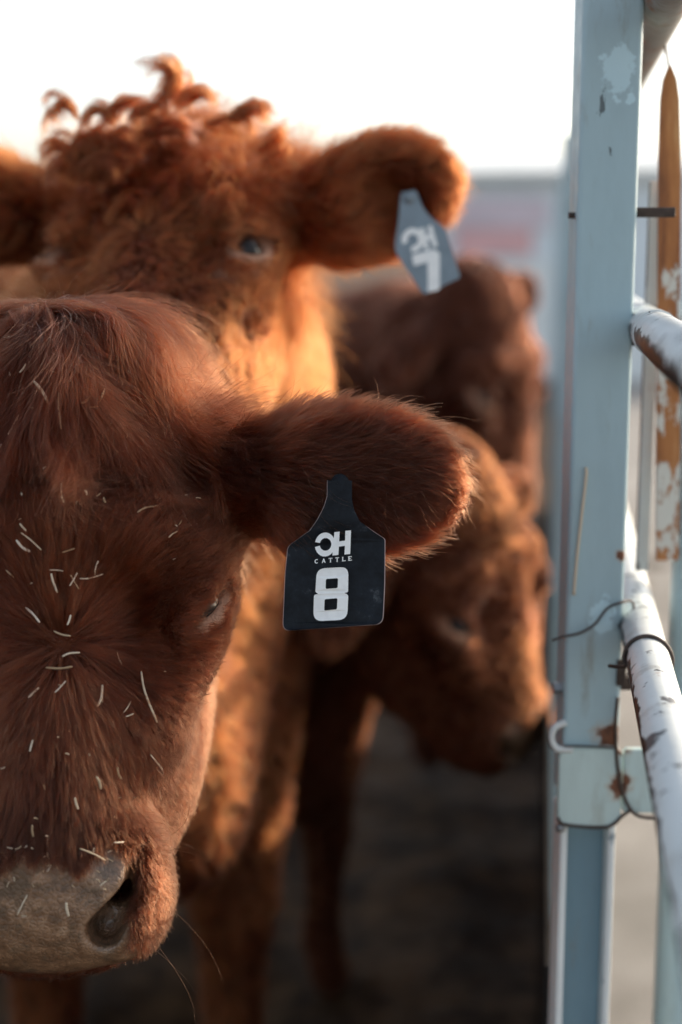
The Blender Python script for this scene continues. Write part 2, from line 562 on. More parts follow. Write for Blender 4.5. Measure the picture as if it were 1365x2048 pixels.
class Cow:
    """continuous body mesh (torso, legs, neck, head, ears) + coat"""

    def __init__(self, head_c, head_R, hs, origin, fwd, bs, ears, fine, coarse, hide, eye_open=0.6, neck_k=0.10, dewlap=True, lidk=1.0):
        self.lidk = lidk; self.eye_open = eye_open
        self.hc = Vector(head_c); self.hR = head_R; self.hs = hs
        self.o = Vector(origin); self.f = Vector(fwd).normalized(); self.l = Vector((-self.f.y, self.f.x, 0)); self.bs = bs
        hp = np.array([self.h(x, y, z) for x in (-.3, .3) for y in (-.3, .1) for z in (-.28, .32)])
        for e in ears: hp = np.vstack([hp, np.array(e['tip'])[None], np.array(e['base'])[None]])
        bp = np.array([self.b(x, y, z) for x in (.45, -1.85) for y in (-.5, .5) for z in (-.02, 1.45)])
        lo = np.minimum(hp.min(0), bp.min(0)) - .05
        hi = np.maximum(hp.max(0), bp.max(0)) + .05
        self.F = F = Field([axis_pts(lo[i], hi[i], hp[:, i].min() - .03, hp[:, i].max() + .03, fine, coarse) for i in range(3)])
        # --- torso and legs
        B = self.b
        BM = Matrix((self.f, self.l, Vector((0, 0, 1)))).transposed()
        def E(c, r, k=0.12, **kw): F.ell(B(*c), tuple(q * bs for q in r), BM, k=k, m=.16, **kw)
        def C(a, b, ra, rb, k=0.06): F.cone(B(*a), B(*b), ra * bs, rb * bs, k=k, m=.12)
        E((-.58, 0, .90), (.66, .33, .39))
        E((-.05, 0, .97), (.30, .25, .36))
        E((-.15, 0, 1.24), (.35, .09, .09))
        E((-.75, 0, 1.22), (.55, .10, .09))
        E((-1.22, 0, 1.02), (.34, .27, .30))
        E((-1.25, 0, 1.25), (.24, .17, .10))
        for s in (-1, 1): E((-1.02, s * .22, 1.20), (.10, .07, .08), k=.08)
        E((.16, 0, .78), (.17, .13, .25))
        for s in (-1, 1):
            C((0, s * .14, .78), (.02, s * .14, .42), .115, .06)
            C((.02, s * .14, .42), (-.01, s * .14, .13), .052, .04, .03)
            C((-.01, s * .14, .13), (.04, s * .14, .045), .045, .05, .03)
            C((-1.25, s * .17, .90), (-1.13, s * .17, .62), .18, .11)
            C((-1.13, s * .17, .62), (-1.42, s * .16, .44), .10, .058)
            C((-1.42, s * .16, .44), (-1.36, s * .16, .13), .05, .042, .03)
            C((-1.36, s * .16, .13), (-1.30, s * .16, .045), .046, .05, .03)
        C((-1.40, 0, 1.27), (-1.53, 0, 1.26), .06, .05, .05)
        C((-1.53, 0, 1.25), (-1.60, 0, 1.10), .05, .035, .05)
        C((-1.60, 0, 1.10), (-1.63, 0, .45), .028, .02, .02)
        # --- neck
        H = self.h
        n0 = B(.02, 0, 1.06)
        n1 = H(0, -.20, .10)
        mid = n0.lerp(n1, .5) + Vector((0, 0, .03))
        F.cone(n0, mid, .25 * bs, .185 * bs, k=neck_k, m=.14)
        F.cone(mid, n1, .185 * bs, .105 * hs, k=neck_k, m=.14)
        if dewlap:
            j = H(0, -.20, -.04)
            q0, q1 = j.lerp(B(.24, 0, .72), .15), B(.24, 0, .66)
            F.cone(q0, q1, .035 * bs, .075 * bs, k=.09, m=.12)
        # --- head
        HM = head_R
        def e(c, r, k=.035, M=None, **kw): F.ell(H(*c), tuple(q * hs for q in r), M or HM, k=k * hs, m=.08, **kw)
        def c_(a, b, ra, rb, k=.03, **kw): F.cone(H(*a), H(*b), ra * hs, rb * hs, k=k * hs, m=.08, **kw)
        e((0, -.085, .125), (.104, .095, .125))
        e((0, -.105, .220), (.078, .072, .052))
        c_((0, -.085, .03), (0, -.050, -.14), .090, .066)
        c_((0, -.020, .08), (0, -.012, -.14), .045, .048, .05)
        for s in (-1, 1):
            e((s * .066, -.140, -.04), (.042, .09, .122), k=.05)         # cheek and jaw
            c_((s * .056, -.20, .02), (s * .035, -.07, -.20), .042, .030, .05)
            c_((s * .070, -.010, .080), (s * .106, -.048, .078), .030, .027, .04)   # brow
            e((s * .098, -.028, .062), (.022, .026, .022), k=.03)
            e((s * .074, .006, .020), (.014, .012, .018), k=.02, op='sub')    # hollow before the eye
            e((s * .100, -.062, .035), (.022, .045, .045), k=.04)            # orbit
            c_((s * .100, -.022, .010), (s * .075, -.020, -.06), .018, .020, .05)    # cheekbone
        e((0, -.030, -.190), (.082, .056, .054), k=.04)
        e((0, -.075, -.218), (.055, .050, .024), k=.02)
        for s in (-1, 1):
            e((s * .058, -.005, -.182), (.025, .030, .044), k=.03)           # nostril wing
            # eye socket, lids
            if s == -1:      # the eye sits on the skin: walk out along its axis to the surface
                best = 0.0
                for kk in range(80):
                    sd = -.03 + kk * .001
                    pw = np.array(H(*(Vector((-EYE_C.x, EYE_C.y, EYE_C.z)) + Vector((-EYE_N.x, EYE_N.y, EYE_N.z)) * sd)))[None]
                    if F.sample(pw)[0][0] < 0: best = sd
                self.ec = EYE_C + EYE_N * (best - .003)
            ec = Vector((s * self.ec.x, self.ec.y, self.ec.z))
            eT, eN, eW = (Vector((s * q.x, q.y, q.z)) for q in (EYE_T, EYE_N, EYE_W))
            F.ell(H(*(ec + eN * .006)), tuple(q * hs for q in (.017, .017, .017)), HM, k=.012 * hs, m=.05, op='sub')
            lu = -.001 + .0135 * eye_open
            for (sg, hh, rr) in ((1, lu, .0058), (-1, -.0005 + .0110 * eye_open, .0064)):
                pts = [(-.029, 0), (-.016, hh * .72), (0, hh), (.015, hh * .74), (.029, 0)]
                pp = [ec + eT * a0 + eW * (sg * (z0 + rr * .8)) + eN * (.004 - abs(a0) * .30) for a0, z0 in pts]
                for q0, q1 in zip(pp, pp[1:]):
                    c_(tuple(q0), tuple(q1), rr, rr, .006)
        for s in (-1, 1):
            for yy, kr in ((.034, 1), (.022, 1), (.010, .95), (-.004, .8)):
                c_((s * .068, yy, -.148), (s * .066, yy, -.176), .0040 * kr, .0075 * kr, .004, op='sub')
                c_((s * .065, yy, -.178), (s * .046, yy, -.205), .0085 * kr, .0135 * kr, .004, op='sub')
            c_((s * .056, .010, -.186), (s * .050, -.03, -.180), .012, .010, .006, op='sub')
        # --- ears
        for q in ears:
            b0, t0 = Vector(q['base']), Vector(q['tip'])
            L = (t0 - b0).length
            u = (t0 - b0).normalized()
            n = Vector(q['n']); n = (n - u * n.dot(u)).normalized()
            v = n.cross(u)
            M = Matrix((u, n, v)).transposed()
            ctr = b0.lerp(t0, .56)
            r = (L * .50, q['th'], q['w'])
            carve = None
            if q.get('cup'):
                carve = (ctr + n * (q['th'] * q['cup']), (L * .44, q['th'] * 1.0, q['w'] * .80))
            F.ell(ctr, r, M, k=.012, m=.08, carve=carve)
            root = Vector(q['root'])
            F.cone(root, b0.lerp(t0, .22), q['rb'], q['rb'] * .92, k=.035, m=.08)
            q['u'], q['nn'], q['v'], q['L'], q['ctr'] = u, n, v, L, ctr
        self.ears = ears
        self.V, self.Q = F.mesh()
        self.hide = hide

    def h(self, x, y, z):
        return self.hc + self.hR @ Vector((x, y, z)) * self.hs

    def b(self, x, y, z):
        return self.o + (self.f * x + self.l * y + Vector((0, 0, z))) * self.bs

    def hl(self, p):
        M = np.array(self.hR.inverted())
        return ((p - np.array(self.hc)) @ M.T) / self.hs

    def build(self, name_label):
        V, Q = self.V, self.Q
        root = empty('cow', self.o)
        tag(root, name_label, 'cow', 'red cattle crowded in the pen')
        me = bpy.data.meshes.new('body')
        me.from_pydata(V.tolist(), [], Q.tolist())
        me.update()
        q = self.hl(V)
        nose = self.nose_mask(q)
        ea, ew, en = eye_coords(q, self.ec)
        k = self.lidk
        lid = np.clip(1.6 * np.exp(-(ea / (.03 * k)) ** 2 - ((ew + .011 * k) / (.011 * k)) ** 2 - (en / .04) ** 2), 0, 1)
        for nm, arr in (('nose', nose), ('lid', lid)):
            a = me.attributes.new(nm, 'FLOAT', 'POINT')
            a.data.foreach_set('value', arr.astype(np.float32))
        self.root = root
        self.body = link_mesh('body', me, self.hide, root, True)
        return root

    def nose_mask(self, q):
        x, y, z = q.T
        ax = np.abs(x)
        top = -.150 - .10 * np.clip(ax - .045, 0, 1) + .006 * np.sin(ax * 160)
        m = smooth01(-z, -top - .004, -top + .006) * smooth01(-ax, -.078, -.064) * smooth01(y, -.03, -.015)
        m *= smooth01(z, -.245, -.236)
        # the outer wing of the nostril is haired
        m *= 1 - smooth01(ax - (.060 + (z + .185) * .15), .004, .010) * (z > -.215)
        return m

    def eyes(self, mat):
        for s in (-1, 1):
            bm = bmesh.new()
            bmesh.ops.create_uvsphere(bm, u_segments=24, v_segments=16, radius=.0175 * self.hs)
            o = bm_obj('eye', bm, mat, None, True)
            ec = self.ec - EYE_N * (.0102 if self.eye_open < .6 else .0090)
            o.location = self.h(s * ec.x, ec.y, ec.z)
            o.parent = self.root
            o.matrix_parent_inverse = Matrix.Translation(-Vector(self.root.location))

    # ---------------- coat
    def roots(self, n, weight):
        V, Q = self.V, self.Q
        T = np.concatenate([Q[:, [0, 1, 2]], Q[:, [0, 2, 3]]])
        a, b, c = V[T[:, 0]], V[T[:, 1]], V[T[:, 2]]
        nn = np.cross(b - a, c - a)
        A = np.linalg.norm(nn, axis=1) * .5
        ctr = (a + b + c) / 3
        nrm = nn / np.maximum(2 * A, 1e-12)[:, None]
        wgt = A * weight(ctr, nrm)
        pr = wgt / wgt.sum()
        k = RNG.choice(len(T), n, p=pr)
        r1, r2 = np.sqrt(RNG.random(n)), RNG.random(n)
        return (1 - r1)[:, None] * a[k] + (r1 * (1 - r2))[:, None] * b[k] + (r1 * r2)[:, None] * c[k]

    def groom(self, name, mat, n, m, weight, length, flow, lift, clump, rad, steps=7, tight=.6, wave=.0, curl=None, wild=.12, gravity=0.0, tonef=None):
        """n guide strands marched over the body surface, m hairs gathered round each"""
        F = self.F
        p = self.roots(n, weight)
        L = length(p) * (0.75 + .5 * RNG.random(n))
        lf = lift(p) * (0.6 + .8 * RNG.random(n))
        G = np.zeros((n, steps, 3))
        v, g, _ = F.sample(p)
        p = p - g * v[:, None] - g * .0015
        G[:, 0] = p
        rnd = unit(RNG.normal(size=(n, 3)))
        ph = RNG.random(n) * 6.283
        f_prev = None
        for s in range(1, steps):
            t = s / (steps - 1)
            v, g, gl = F.sample(p)
            f = flow(p, g)
            f = f + rnd * wild
            f[:, 2] -= gravity * t
            f = f - g * (f * g).sum(1, keepdims=True)
            f = unit(f)
            if f_prev is not None:
                f = unit(f * .6 + f_prev * .4)
            f_prev = f
            side = np.cross(g, f)
            st = (L / (steps - 1))[:, None]
            d = f
            if wave: d = unit(d + side * (wave * np.sin(ph + t * 7.0))[:, None])
            p = p + d * st
            v, g, gl = F.sample(p)
            tgt = L * lf * (t - .45 * t * t) * 1.4 + .0016 * min(1.0, t * 3)
            corr = np.clip((tgt - v / np.maximum(gl, .6)), -.02, .02)
            p = p + g * corr[:, None] * .9
            if curl is not None:
                ca, cr = curl
                ang = ph + t * ca
                p = p + (side * np.cos(ang)[:, None] + g * np.sin(ang)[:, None]) * (cr * t)
            G[:, s] = p
        # hairs
        t0 = unit(np.cross(rnd, g)); t1 = np.cross(g, t0)
        rr = clump * np.sqrt(RNG.random((n, m))); aa = RNG.random((n, m)) * 6.283
        off = t0[:, None] * (rr * np.cos(aa))[..., None] + t1[:, None] * (rr * np.sin(aa))[..., None]
        lv = .62 + .38 * RNG.random((n, m))
        tt = np.linspace(0, 1, steps)
        idx = lv[..., None] * tt * (steps - 1)
        i0 = np.minimum(idx.astype(int), steps - 2)
        fr = (idx - i0)[..., None]
        ar = np.arange(n)[:, None, None]
        H = G[ar, i0] * (1 - fr) + G[ar, i0 + 1] * fr
        sc = (1 - tight * tt)[None, None, :, None]
        H = H + off[:, :, None] * sc
        jit = RNG.normal(size=(n, m, 1, 3)) * (tt[None, None, :, None] ** 1.5) * (L[:, None, None, None] * wild * .45)
        H = (H + jit).reshape(-1, 3).astype(np.float32)
        cv = bpy.data.hair_curves.new(name)
        cv.add_curves([steps] * (n * m))
        cv.position_data.foreach_set('vector', H.ravel())
        ra = cv.attributes.get('radius') or cv.attributes.new('radius', 'FLOAT', 'POINT')
        prof = rad * (1 - .75 * tt ** 2)
        ra.data.foreach_set('value', np.tile(prof, n * m).astype(np.float32))
        tone = cv.attributes.new('tone', 'FLOAT', 'CURVE')
        tv = RNG.random(n) ** .8
        if tonef is not None: tv = tv * tonef(G[:, 0])
        tone.data.foreach_set('value', np.repeat(tv, m).astype(np.float32))
        cv.materials.append(mat)
        o = bpy.data.objects.new(name, cv)
        COL.objects.link(o)
        o.parent = self.root
        o.matrix_parent_inverse = Matrix.Translation(-Vector(self.root.location))
        o['kind'] = 'stuff'
        return o

    # default flow of the coat
    def flow(self, whorl=(.016, 0.0), crown=(-.012, .25)):
        def fn(p, g):
            q = self.hl(p)
            x, y, z = q.T
            n = len(p)
            a = np.stack([x - whorl[0], np.zeros(n), z - whorl[1]], 1)
            a = unit(a)
            down = np.stack([x * 2.2, np.zeros(n), -np.ones(n) * .6], 1)
            a = a + unit(down) * smooth01(-z, .03, .12)[:, None] * 1.5
            b = np.stack([(x - crown[0]) * 1.5, (y + .09) * .9, z - crown[1] - .02], 1)
            b = unit(b)
            wv = smooth01(z, .085, .135)[:, None]
            f = a * (1 - wv) + b * wv
            # back of the jaw and the neck: downwards
            back = smooth01(-y, .10, .2)[:, None]
            f = f * (1 - back) + np.array([0, -.3, -1.0]) * back
            far = smooth01(np.sqrt(x * x + (y + .08) ** 2 + z * z), .26, .34)[:, None]
            fw = unit(f @ np.array(self.hR).T)
            bf = np.array(-self.f * .8 + Vector((0, 0, -.7)))
            fw = fw * (1 - far) + bf * far
            for e in self.ears:
                u, c = np.array(e['u']), np.array(e['ctr'])
                rel = p - c
                s = (rel @ u) / e['L'] + .56
                dist = np.linalg.norm(rel, axis=1)
                we = (smooth01(s, .02, .14) * (dist < e['L'] * .75))[:, None]
                side = (rel @ np.array(e['v']))[:, None] / e['w']
                fe = u + np.array(e['v']) * side * .75 + np.array([0, 0, -.25])
                fw = fw * (1 - we) + fe * we
            return unit(fw)
        return fn

    def ear_w(self, p):
        r = np.zeros(len(p))
        for e in self.ears:
            rel = p - np.array(e['ctr'])
            s = (rel @ np.array(e['u'])) / e['L'] + .56
            r = np.maximum(r, smooth01(s, .04, .16) * (np.linalg.norm(rel, axis=1) < e['L'] * .75))
        return r

    def ear_edge(self, p):
        """1 at the rim of an ear, 0 on its flat"""
        r = np.zeros(len(p))
        for e in self.ears:
            rel = p - np.array(e['ctr'])
            a = (rel @ np.array(e['u'])) / (e['L'] * .5)
            b = (rel @ np.array(e['v'])) / e['w']
            r = np.maximum(r, smooth01(np.sqrt(a * a + b * b), .75, 1.0) * (np.linalg.norm(rel, axis=1) < e['L'] * .75))
        return r


CAMP = np.array((0, 0, CAM_Z))


def strands(cow, name, mat, polys, m, clump, rad, d_free, lift, steps=15, nb=7, tlo=0.0, free=True):
    """locks of hair that follow given lines over the coat and taper to a point"""
    tree = BVHTree.FromPolygons([Vector(v) for v in cow.V], cow.Q.tolist())
    o = Vector((0, 0, CAM_Z))
    H, T = [], []
    for pl in polys:
        pts = []
        dl = d_free
        for px, py in pl:
            dr = (P(px, py, 1) - o).normalized()
            hit = tree.ray_cast(o, dr)[0]
            if hit is not None:
                q = hit - dr * lift * (.7 + .6 * RNG.random())
                dl = (q - o).dot(-CAMF)
            else:
                q = P(px, py, dl)
                if not free:
                    nr = tree.find_nearest(q)[0]
                    q = nr + (q - nr).normalized() * min((q - nr).length, lift)
            pts.append(q)
        pp = np.array(smooth_path(pts, 8))
        idx = np.linspace(0, len(pp) - 1, steps)
        i0 = np.minimum(idx.astype(int), len(pp) - 2)
        g = pp[i0] * (1 - (idx - i0))[:, None] + pp[i0 + 1] * (idx - i0)[:, None]
        tt = np.linspace(0, 1, steps)
        boff = unit(RNG.normal(size=(nb, 3))) * (clump * RNG.random((nb, 1)) ** .6)
        blen = .70 + .45 * RNG.random(nb); btone = RNG.random(nb)
        bsw = RNG.normal(size=(nb, 3)) * clump * .55
        r = clump * .44 * np.sqrt(RNG.random(m)); wph = RNG.random((m, 3)) * 6.28; wam = .0016 * RNG.random((m, 1)); off = unit(RNG.normal(size=(m, 3))) * r[:, None]
        start = RNG.random(m) * .35
        end = .76 + .20 * RNG.random(m)
        for k in range(m):
            bi = k % nb
            u = np.clip((start[k] + (end[k] * blen[bi] - start[k]) * tt), 0, 1) * (steps - 1)
            j = np.minimum(u.astype(int), steps - 2)
            h = g[j] * (1 - (u - j))[:, None] + g[j + 1] * (u - j)[:, None]
            q = u / (steps - 1)
            env = 1.0 - .75 * tt ** 1.5
            spread = .55 + .45 * np.sin(np.clip(q, 0, 1) * math.pi)
            jit = RNG.normal(size=3) * .0036
            H.append(h + boff[bi] * spread[:, None] + bsw[bi] * (tt ** 2)[:, None] + off[k] * env[:, None] + jit * (tt ** 2)[:, None] + np.sin(wph[k] + tt[:, None] * 9.0) * wam[k])
            T.append(np.clip(tlo + (1 - tlo) * (btone[bi] * .85 + .15 * RNG.random()), 0, 1))
    H = np.array(H, dtype=np.float32)
    n = len(H)
    cv = bpy.data.hair_curves.new(name)
    cv.add_curves([steps] * n)
    cv.position_data.foreach_set('vector', H.ravel())
    ra = cv.attributes.get('radius') or cv.attributes.new('radius', 'FLOAT', 'POINT')
    ra.data.foreach_set('value', np.tile(rad * (1 - .7 * np.linspace(0, 1, steps) ** 2), n).astype(np.float32))
    tone = cv.attributes.new('tone', 'FLOAT', 'CURVE')
    tone.data.foreach_set('value', np.array(T, dtype=np.float32))
    cv.materials.append(mat)
    ob = bpy.data.objects.new(name, cv)
    COL.objects.link(ob)
    ob.parent = cow.root
    ob.matrix_parent_inverse = Matrix.Translation(-Vector(cow.root.location))
    ob['kind'] = 'stuff'
    return ob


def view_weight(p, n, back=-.45):
    d = unit(CAMP - p)
    f = (d * n).sum(1)
    return (f > back).astype(float)


def to_px(p):
    q = (p - CAMP) @ np.array(RC)
    d = -q[:, 2]
    d = np.where(d < .05, .05, d)
    return 682.5 + FPX * q[:, 0] / d, 1024 - FPX * q[:, 1] / d


def in_frame(p, mx=350):
    x, y = to_px(p)
    return ((x > -mx) & (x < 1365 + mx) & (y > -mx) & (y < 2048 + mx)).astype(float)


CAMF = RC @ Vector((0, 0, 1))       # from scene to camera
CAMX = RC @ Vector((1, 0, 0))
CAMU = RC @ Vector((0, 1, 0))


def head_rot(yaw=0, tilt=0, roll=0, face=None):
    """head frame: X image right, Y out of the face, Z up the face; degrees, relative to facing the camera"""
    M = Matrix((CAMX, CAMF, CAMU)).transposed()
    return M @ Euler((math.radians(tilt), math.radians(roll), math.radians(yaw)), 'YXZ').to_matrix()


M_EYE, t_, b_ = new_mat('eye_dark')
b_.inputs['Base Color'].default_value = (0.012, 0.008, 0.007, 1)
b_.inputs['Roughness'].default_value = 0.06
b_.inputs['Specular IOR Level'].default_value = 0.35
f_ = noise(t_, 80)
bump(t_, b_, f_, 0.02, 0.0005)

M_HIDE = mat_hide('cow_hide', (0.065, 0.020, 0.010))
M_HAIR = mat_hair('red_coat', (0.148, 0.0375, 0.0145), tmin=.20)
M_HAIR2 = mat_hair('red_coat_second', (0.235, 0.0590, 0.0170), patch=.35, ns=20, rough=.5, rad=.8)
M_HAIR_BACK = mat_hair('red_coat_back', (0.105, 0.031, 0.016), ns=6, rough=.5, rad=.8, patch=.5)
M_HAIR_LIGHT = mat_hair('ginger_coat', (0.160, 0.043, 0.0150), ns=6, rough=.5, rad=.8, patch=.5)
#SECTION_COWS
# ================================================================== front cow
hR = head_rot(yaw=-3, tilt=4, roll=0)
hc = P(95, 1288, 1.075)
ear_r = dict(base=P(505, 965, 1.125), tip=P(872, 962, 1.115), root=P(390, 975, 1.16), n=CAMF + CAMX * .15 + CAMU * .1,
             th=.019, w=.044, rb=.034, cup=0)
ear_l = dict(base=P(-315, 965, 1.095), tip=P(-725, 1000, 1.085), root=P(-210, 960, 1.16), n=CAMF, th=.020, w=.050, rb=.040, cup=0)
front = Cow(hc, hR, 1.0, (hc.x - .46, hc.y + .44, 0), (.72, -.69, 0), .98, [ear_r, ear_l], .0034, .03, M_HIDE, eye_open=.56, lidk=.7)
front.build('foremost red cow in sharp focus with straw on its face')
front.eyes(M_EYE)


def w_front(p, n):
    q = front.hl(p)
    near = smooth01(-np.linalg.norm(q - np.array([0, -.05, 0]), axis=1), -.50, -.34)
    bare = front.nose_mask(q)
    hole = np.exp(-(((np.abs(q[:, 0]) - .048) / .014) ** 2 + ((q[:, 2] + .183) / .03) ** 2)) * (q[:, 1] > -.03)
    ea, ew, en = eye_coords(q, front.ec)
    eye = np.exp(-(ea / .029) ** 2 - ((ew + .003) / .0085) ** 2 - (en / .03) ** 2)
    mouth = q[:, 2] < -.228
    return view_weight(p, n) * in_frame(p, 260) * np.clip(1 - bare * 1.2, 0, 1) * np.clip(1 - hole * 2.5, 0, 1) * np.clip(1 - 1.6 * eye, 0, 1) * (.12 + .88 * near) * np.where(mouth, .3, 1) * (1 + front.ear_w(p) * .6)


def len_front(p):
    q = front.hl(p)
    x, y, z = q.T
    L = np.full(len(p), .017)
    L = L + .022 * np.exp(-((x - .016) ** 2 + (z - 0) ** 2) / .06 ** 2)
    L = L + .010 * smooth01(z, .02, .1)
    L = L - .006 * smooth01(-z, .12, .17)
    L = L * (1 - .45 * smooth01(np.abs(x), .070, .090) * smooth01(-z, -.10, -.07))
    e = front.ear_w(p)
    L = L * (1 - e) + e * (.017 + .010 * front.ear_edge(p))
    return L


def short_zone(p):
    q = front.hl(p)
    ax, z = np.abs(q[:, 0]), q[:, 2]
    c = smooth01(ax, .062, .078) * smooth01(-z, -.105, -.085)
    return np.maximum(c, smooth01(-z, .115, .140) * smooth01(ax, .03, .05)) * (1 - front.ear_w(p))


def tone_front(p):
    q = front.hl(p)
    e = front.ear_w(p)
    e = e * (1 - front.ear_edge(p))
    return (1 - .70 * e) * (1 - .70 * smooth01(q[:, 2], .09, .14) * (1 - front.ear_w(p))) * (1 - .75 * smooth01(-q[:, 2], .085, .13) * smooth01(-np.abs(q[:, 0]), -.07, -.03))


front.groom('short_coat', M_HAIR, 46000, 6, lambda p, n: w_front(p, n) * short_zone(p), lambda p: .0095 - .002 * smooth01(-front.hl(p)[:, 2], .12, .16), front.flow((.016, 0.0), (-.012, .272)),
            lambda p: .35 + .3 * RNG.random(len(p)), .0050, .00012, steps=5, tight=.12, wave=.1, wild=.38)
front.groom('coat', M_HAIR, 56000, 8, lambda p, n: w_front(p, n) * (1 - .9 * short_zone(p)), len_front, front.flow((.016, 0.0), (-.012, .272)),
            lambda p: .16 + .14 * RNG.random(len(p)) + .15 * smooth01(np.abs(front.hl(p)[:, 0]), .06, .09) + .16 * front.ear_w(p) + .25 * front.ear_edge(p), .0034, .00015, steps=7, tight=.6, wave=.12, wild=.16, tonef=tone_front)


def w_lock(p, n):
    q = front.hl(p)
    x, y, z = q.T
    return view_weight(p, n, -.7) * smooth01(z, .13, .20) * smooth01(-np.abs(x), -.125, -.09) * smooth01(y, -.20, -.14) * (.4 + smooth01(z, .19, .24))


front.groom('forelock', M_HAIR, 900, 64, w_lock, lambda p: .060 + .055 * smooth01(front.hl(p)[:, 2], .16, .23), front.flow((.016, 0.0), (-.012, .272)),
            lambda p: .05 + .12 * RNG.random(len(p)), .0070, .00015, steps=12, tight=.80, wave=.22, wild=.16, gravity=.35)
front.groom('locks', M_HAIR, 210, 260, w_lock, lambda p: .085 + .055 * RNG.random(len(p)), front.flow((.016, 0.0), (-.012, .272)),
            lambda p: .12 + .18 * RNG.random(len(p)), .0085, .00015, steps=14, tight=.86, wave=.35, wild=.25, gravity=.5)
front.groom('fluff', M_HAIR, 1500, 2, lambda p, n: w_front(p, n) * (front.hl(p)[:, 2] > .1) + w_lock(p, n), lambda p: np.full(len(p), .045), front.flow((.016, 0.0), (-.012, .272)),
            lambda p: np.full(len(p), .5), .003, .00008, steps=8, tight=.2, wave=.5, wild=.5)

def w_whisk(p, n):
    q = front.hl(p)
    return view_weight(p, n, -.6) * smooth01(-q[:, 2], .15, .17) * (np.abs(q[:, 0]) > .066) * (q[:, 1] > -.08)


front.groom('whiskers', M_HAIR, 30, 1, w_whisk, lambda p: np.full(len(p), .045), lambda p, g: g + np.array(CAMX) * .3 + np.array([0, 0, -.2]), lambda p: np.full(len(p), 1.5),
            .001, .00007, steps=8, tight=0, wave=.1, wild=.4)

def fan_locks():
    out = []
    for i in range(44):
        u = (i + RNG.random()) / 44
        sx, sy = 78 + RNG.normal() * 26, 604 + abs(RNG.normal()) * 16
        if u < .42:      # swept over the crown towards the ear
            ex, ey = 330 + 190 * RNG.random(), 800 + 160 * RNG.random()
            k = RNG.random()
            out.append([(sx + 10, sy), (sx + 95 + 30 * k, sy - 8 + 40 * k), (sx + 200, sy + 40 + 70 * k), (ex - 50, ey - 120), (ex, ey)])
        else:
            ex, ey = -60 + 340 * RNG.random(), 830 + 190 * RNG.random()
            m1 = (sx + (ex - sx) * .25 + RNG.normal() * 14, sy + 70)
            m2 = (sx + (ex - sx) * .7 + RNG.normal() * 22, sy + (ey - sy) * .55)
            out.append([(sx, sy), m1, m2, (ex, ey)])
    return out


strands(front, 'long_locks', M_HAIR, fan_locks() + [
    [(95, 612), (190, 618), (262, 690), (300, 790), (360, 880)],
    [(110, 620), (190, 650), (205, 740), (190, 830)],
    [(130, 620), (225, 660), (250, 730), (246, 800)],
    [(175, 850), (152, 920), (128, 990), (120, 1020)],
    [(190, 850), (180, 930), (158, 1000)],
    [(360, 880), (310, 820), (250, 795), (195, 815)],
    [(370, 900), (320, 850), (270, 830), (215, 835)],
    [(320, 760), (390, 850), (430, 940), (440, 1040)],
], 240, .0085, .00017, 1.12, .012, nb=3, tlo=.35, free=False)

# whiskers
# ================================================================== second cow
hR2 = head_rot(yaw=10, tilt=33, roll=1)
hc2 = P(288, 532, 1.44)
e2r = dict(base=P(625, 450, 1.53), tip=P(880, 345, 1.50), root=P(520, 430, 1.58), n=CAMF * .8 - CAMU * .6 + CAMX * .1, th=.034, w=.058, rb=.045, cup=.95)
e2l = dict(base=P(45, 420, 1.53), tip=P(-215, 400, 1.50), root=P(100, 440, 1.58), n=CAMF * .8 - CAMU * .6, th=.034, w=.058, rb=.045, cup=.95)
second = Cow(hc2, hR2, .90, (hc2.x - .12, hc2.y + .66, 0), (.30, -.95, 0), 1.05, [e2r, e2l], .0052, .032, M_HIDE, eye_open=1.25, lidk=1.5)
second.build('curly-headed red cow with raised head looking over the foremost cow')
second.eyes(M_EYE)


def base_w(cow, back=.05):
    def fn(p, n):
        q = cow.hl(p)
        near = smooth01(-np.linalg.norm(q - np.array([0, -.05, 0]), axis=1), -.55, -.38)
        bare = cow.nose_mask(q)
        ea, ew, en = eye_coords(q, cow.ec)
        eye = np.exp(-(ea / .036) ** 2 - ((ew + .004) / .022) ** 2 - (en / .04) ** 2)
        return view_weight(p, n) * in_frame(p) * np.clip(1 - bare, 0, 1) * np.clip(1 - 1.5 * eye, 0, 1) * (back + (1 - back) * near)
    return fn


def far_w(cow):
    def fn(p, n):
        q = cow.hl(p)
        near = smooth01(-np.linalg.norm(q - np.array([0, -.05, 0]), axis=1), -.55, -.38)
        return view_weight(p, n) * in_frame(p) * (1 - near)
    return fn


second.groom('coat', M_HAIR2, 26000, 8, base_w(second, .0), lambda p: .016 + .012 * second.ear_edge(p) + .014 * smooth01(second.hl(p)[:, 2], .05, .12), second.flow((0, .02)),
             lambda p: np.full(len(p), .30), .0050, .00028, steps=6, tight=.45, wave=.5, wild=.3, tonef=lambda p: 1 - .5 * second.ear_w(p) * (1 - second.ear_edge(p)))
second.groom('body_coat', M_HAIR2, 30000, 9, far_w(second), lambda p: np.full(len(p), .030), second.flow((0, .02)),
             lambda p: np.full(len(p), .28), .0110, .00048, steps=6, tight=.4, wave=.3, wild=.25)


def w_lock2(p, n):
    q = second.hl(p)
    x, y, z = q.T
    return view_weight(p, n, -.8) * smooth01(z, .07, .17) * smooth01(-np.abs(x), -.13, -.10) * (y > -.22)


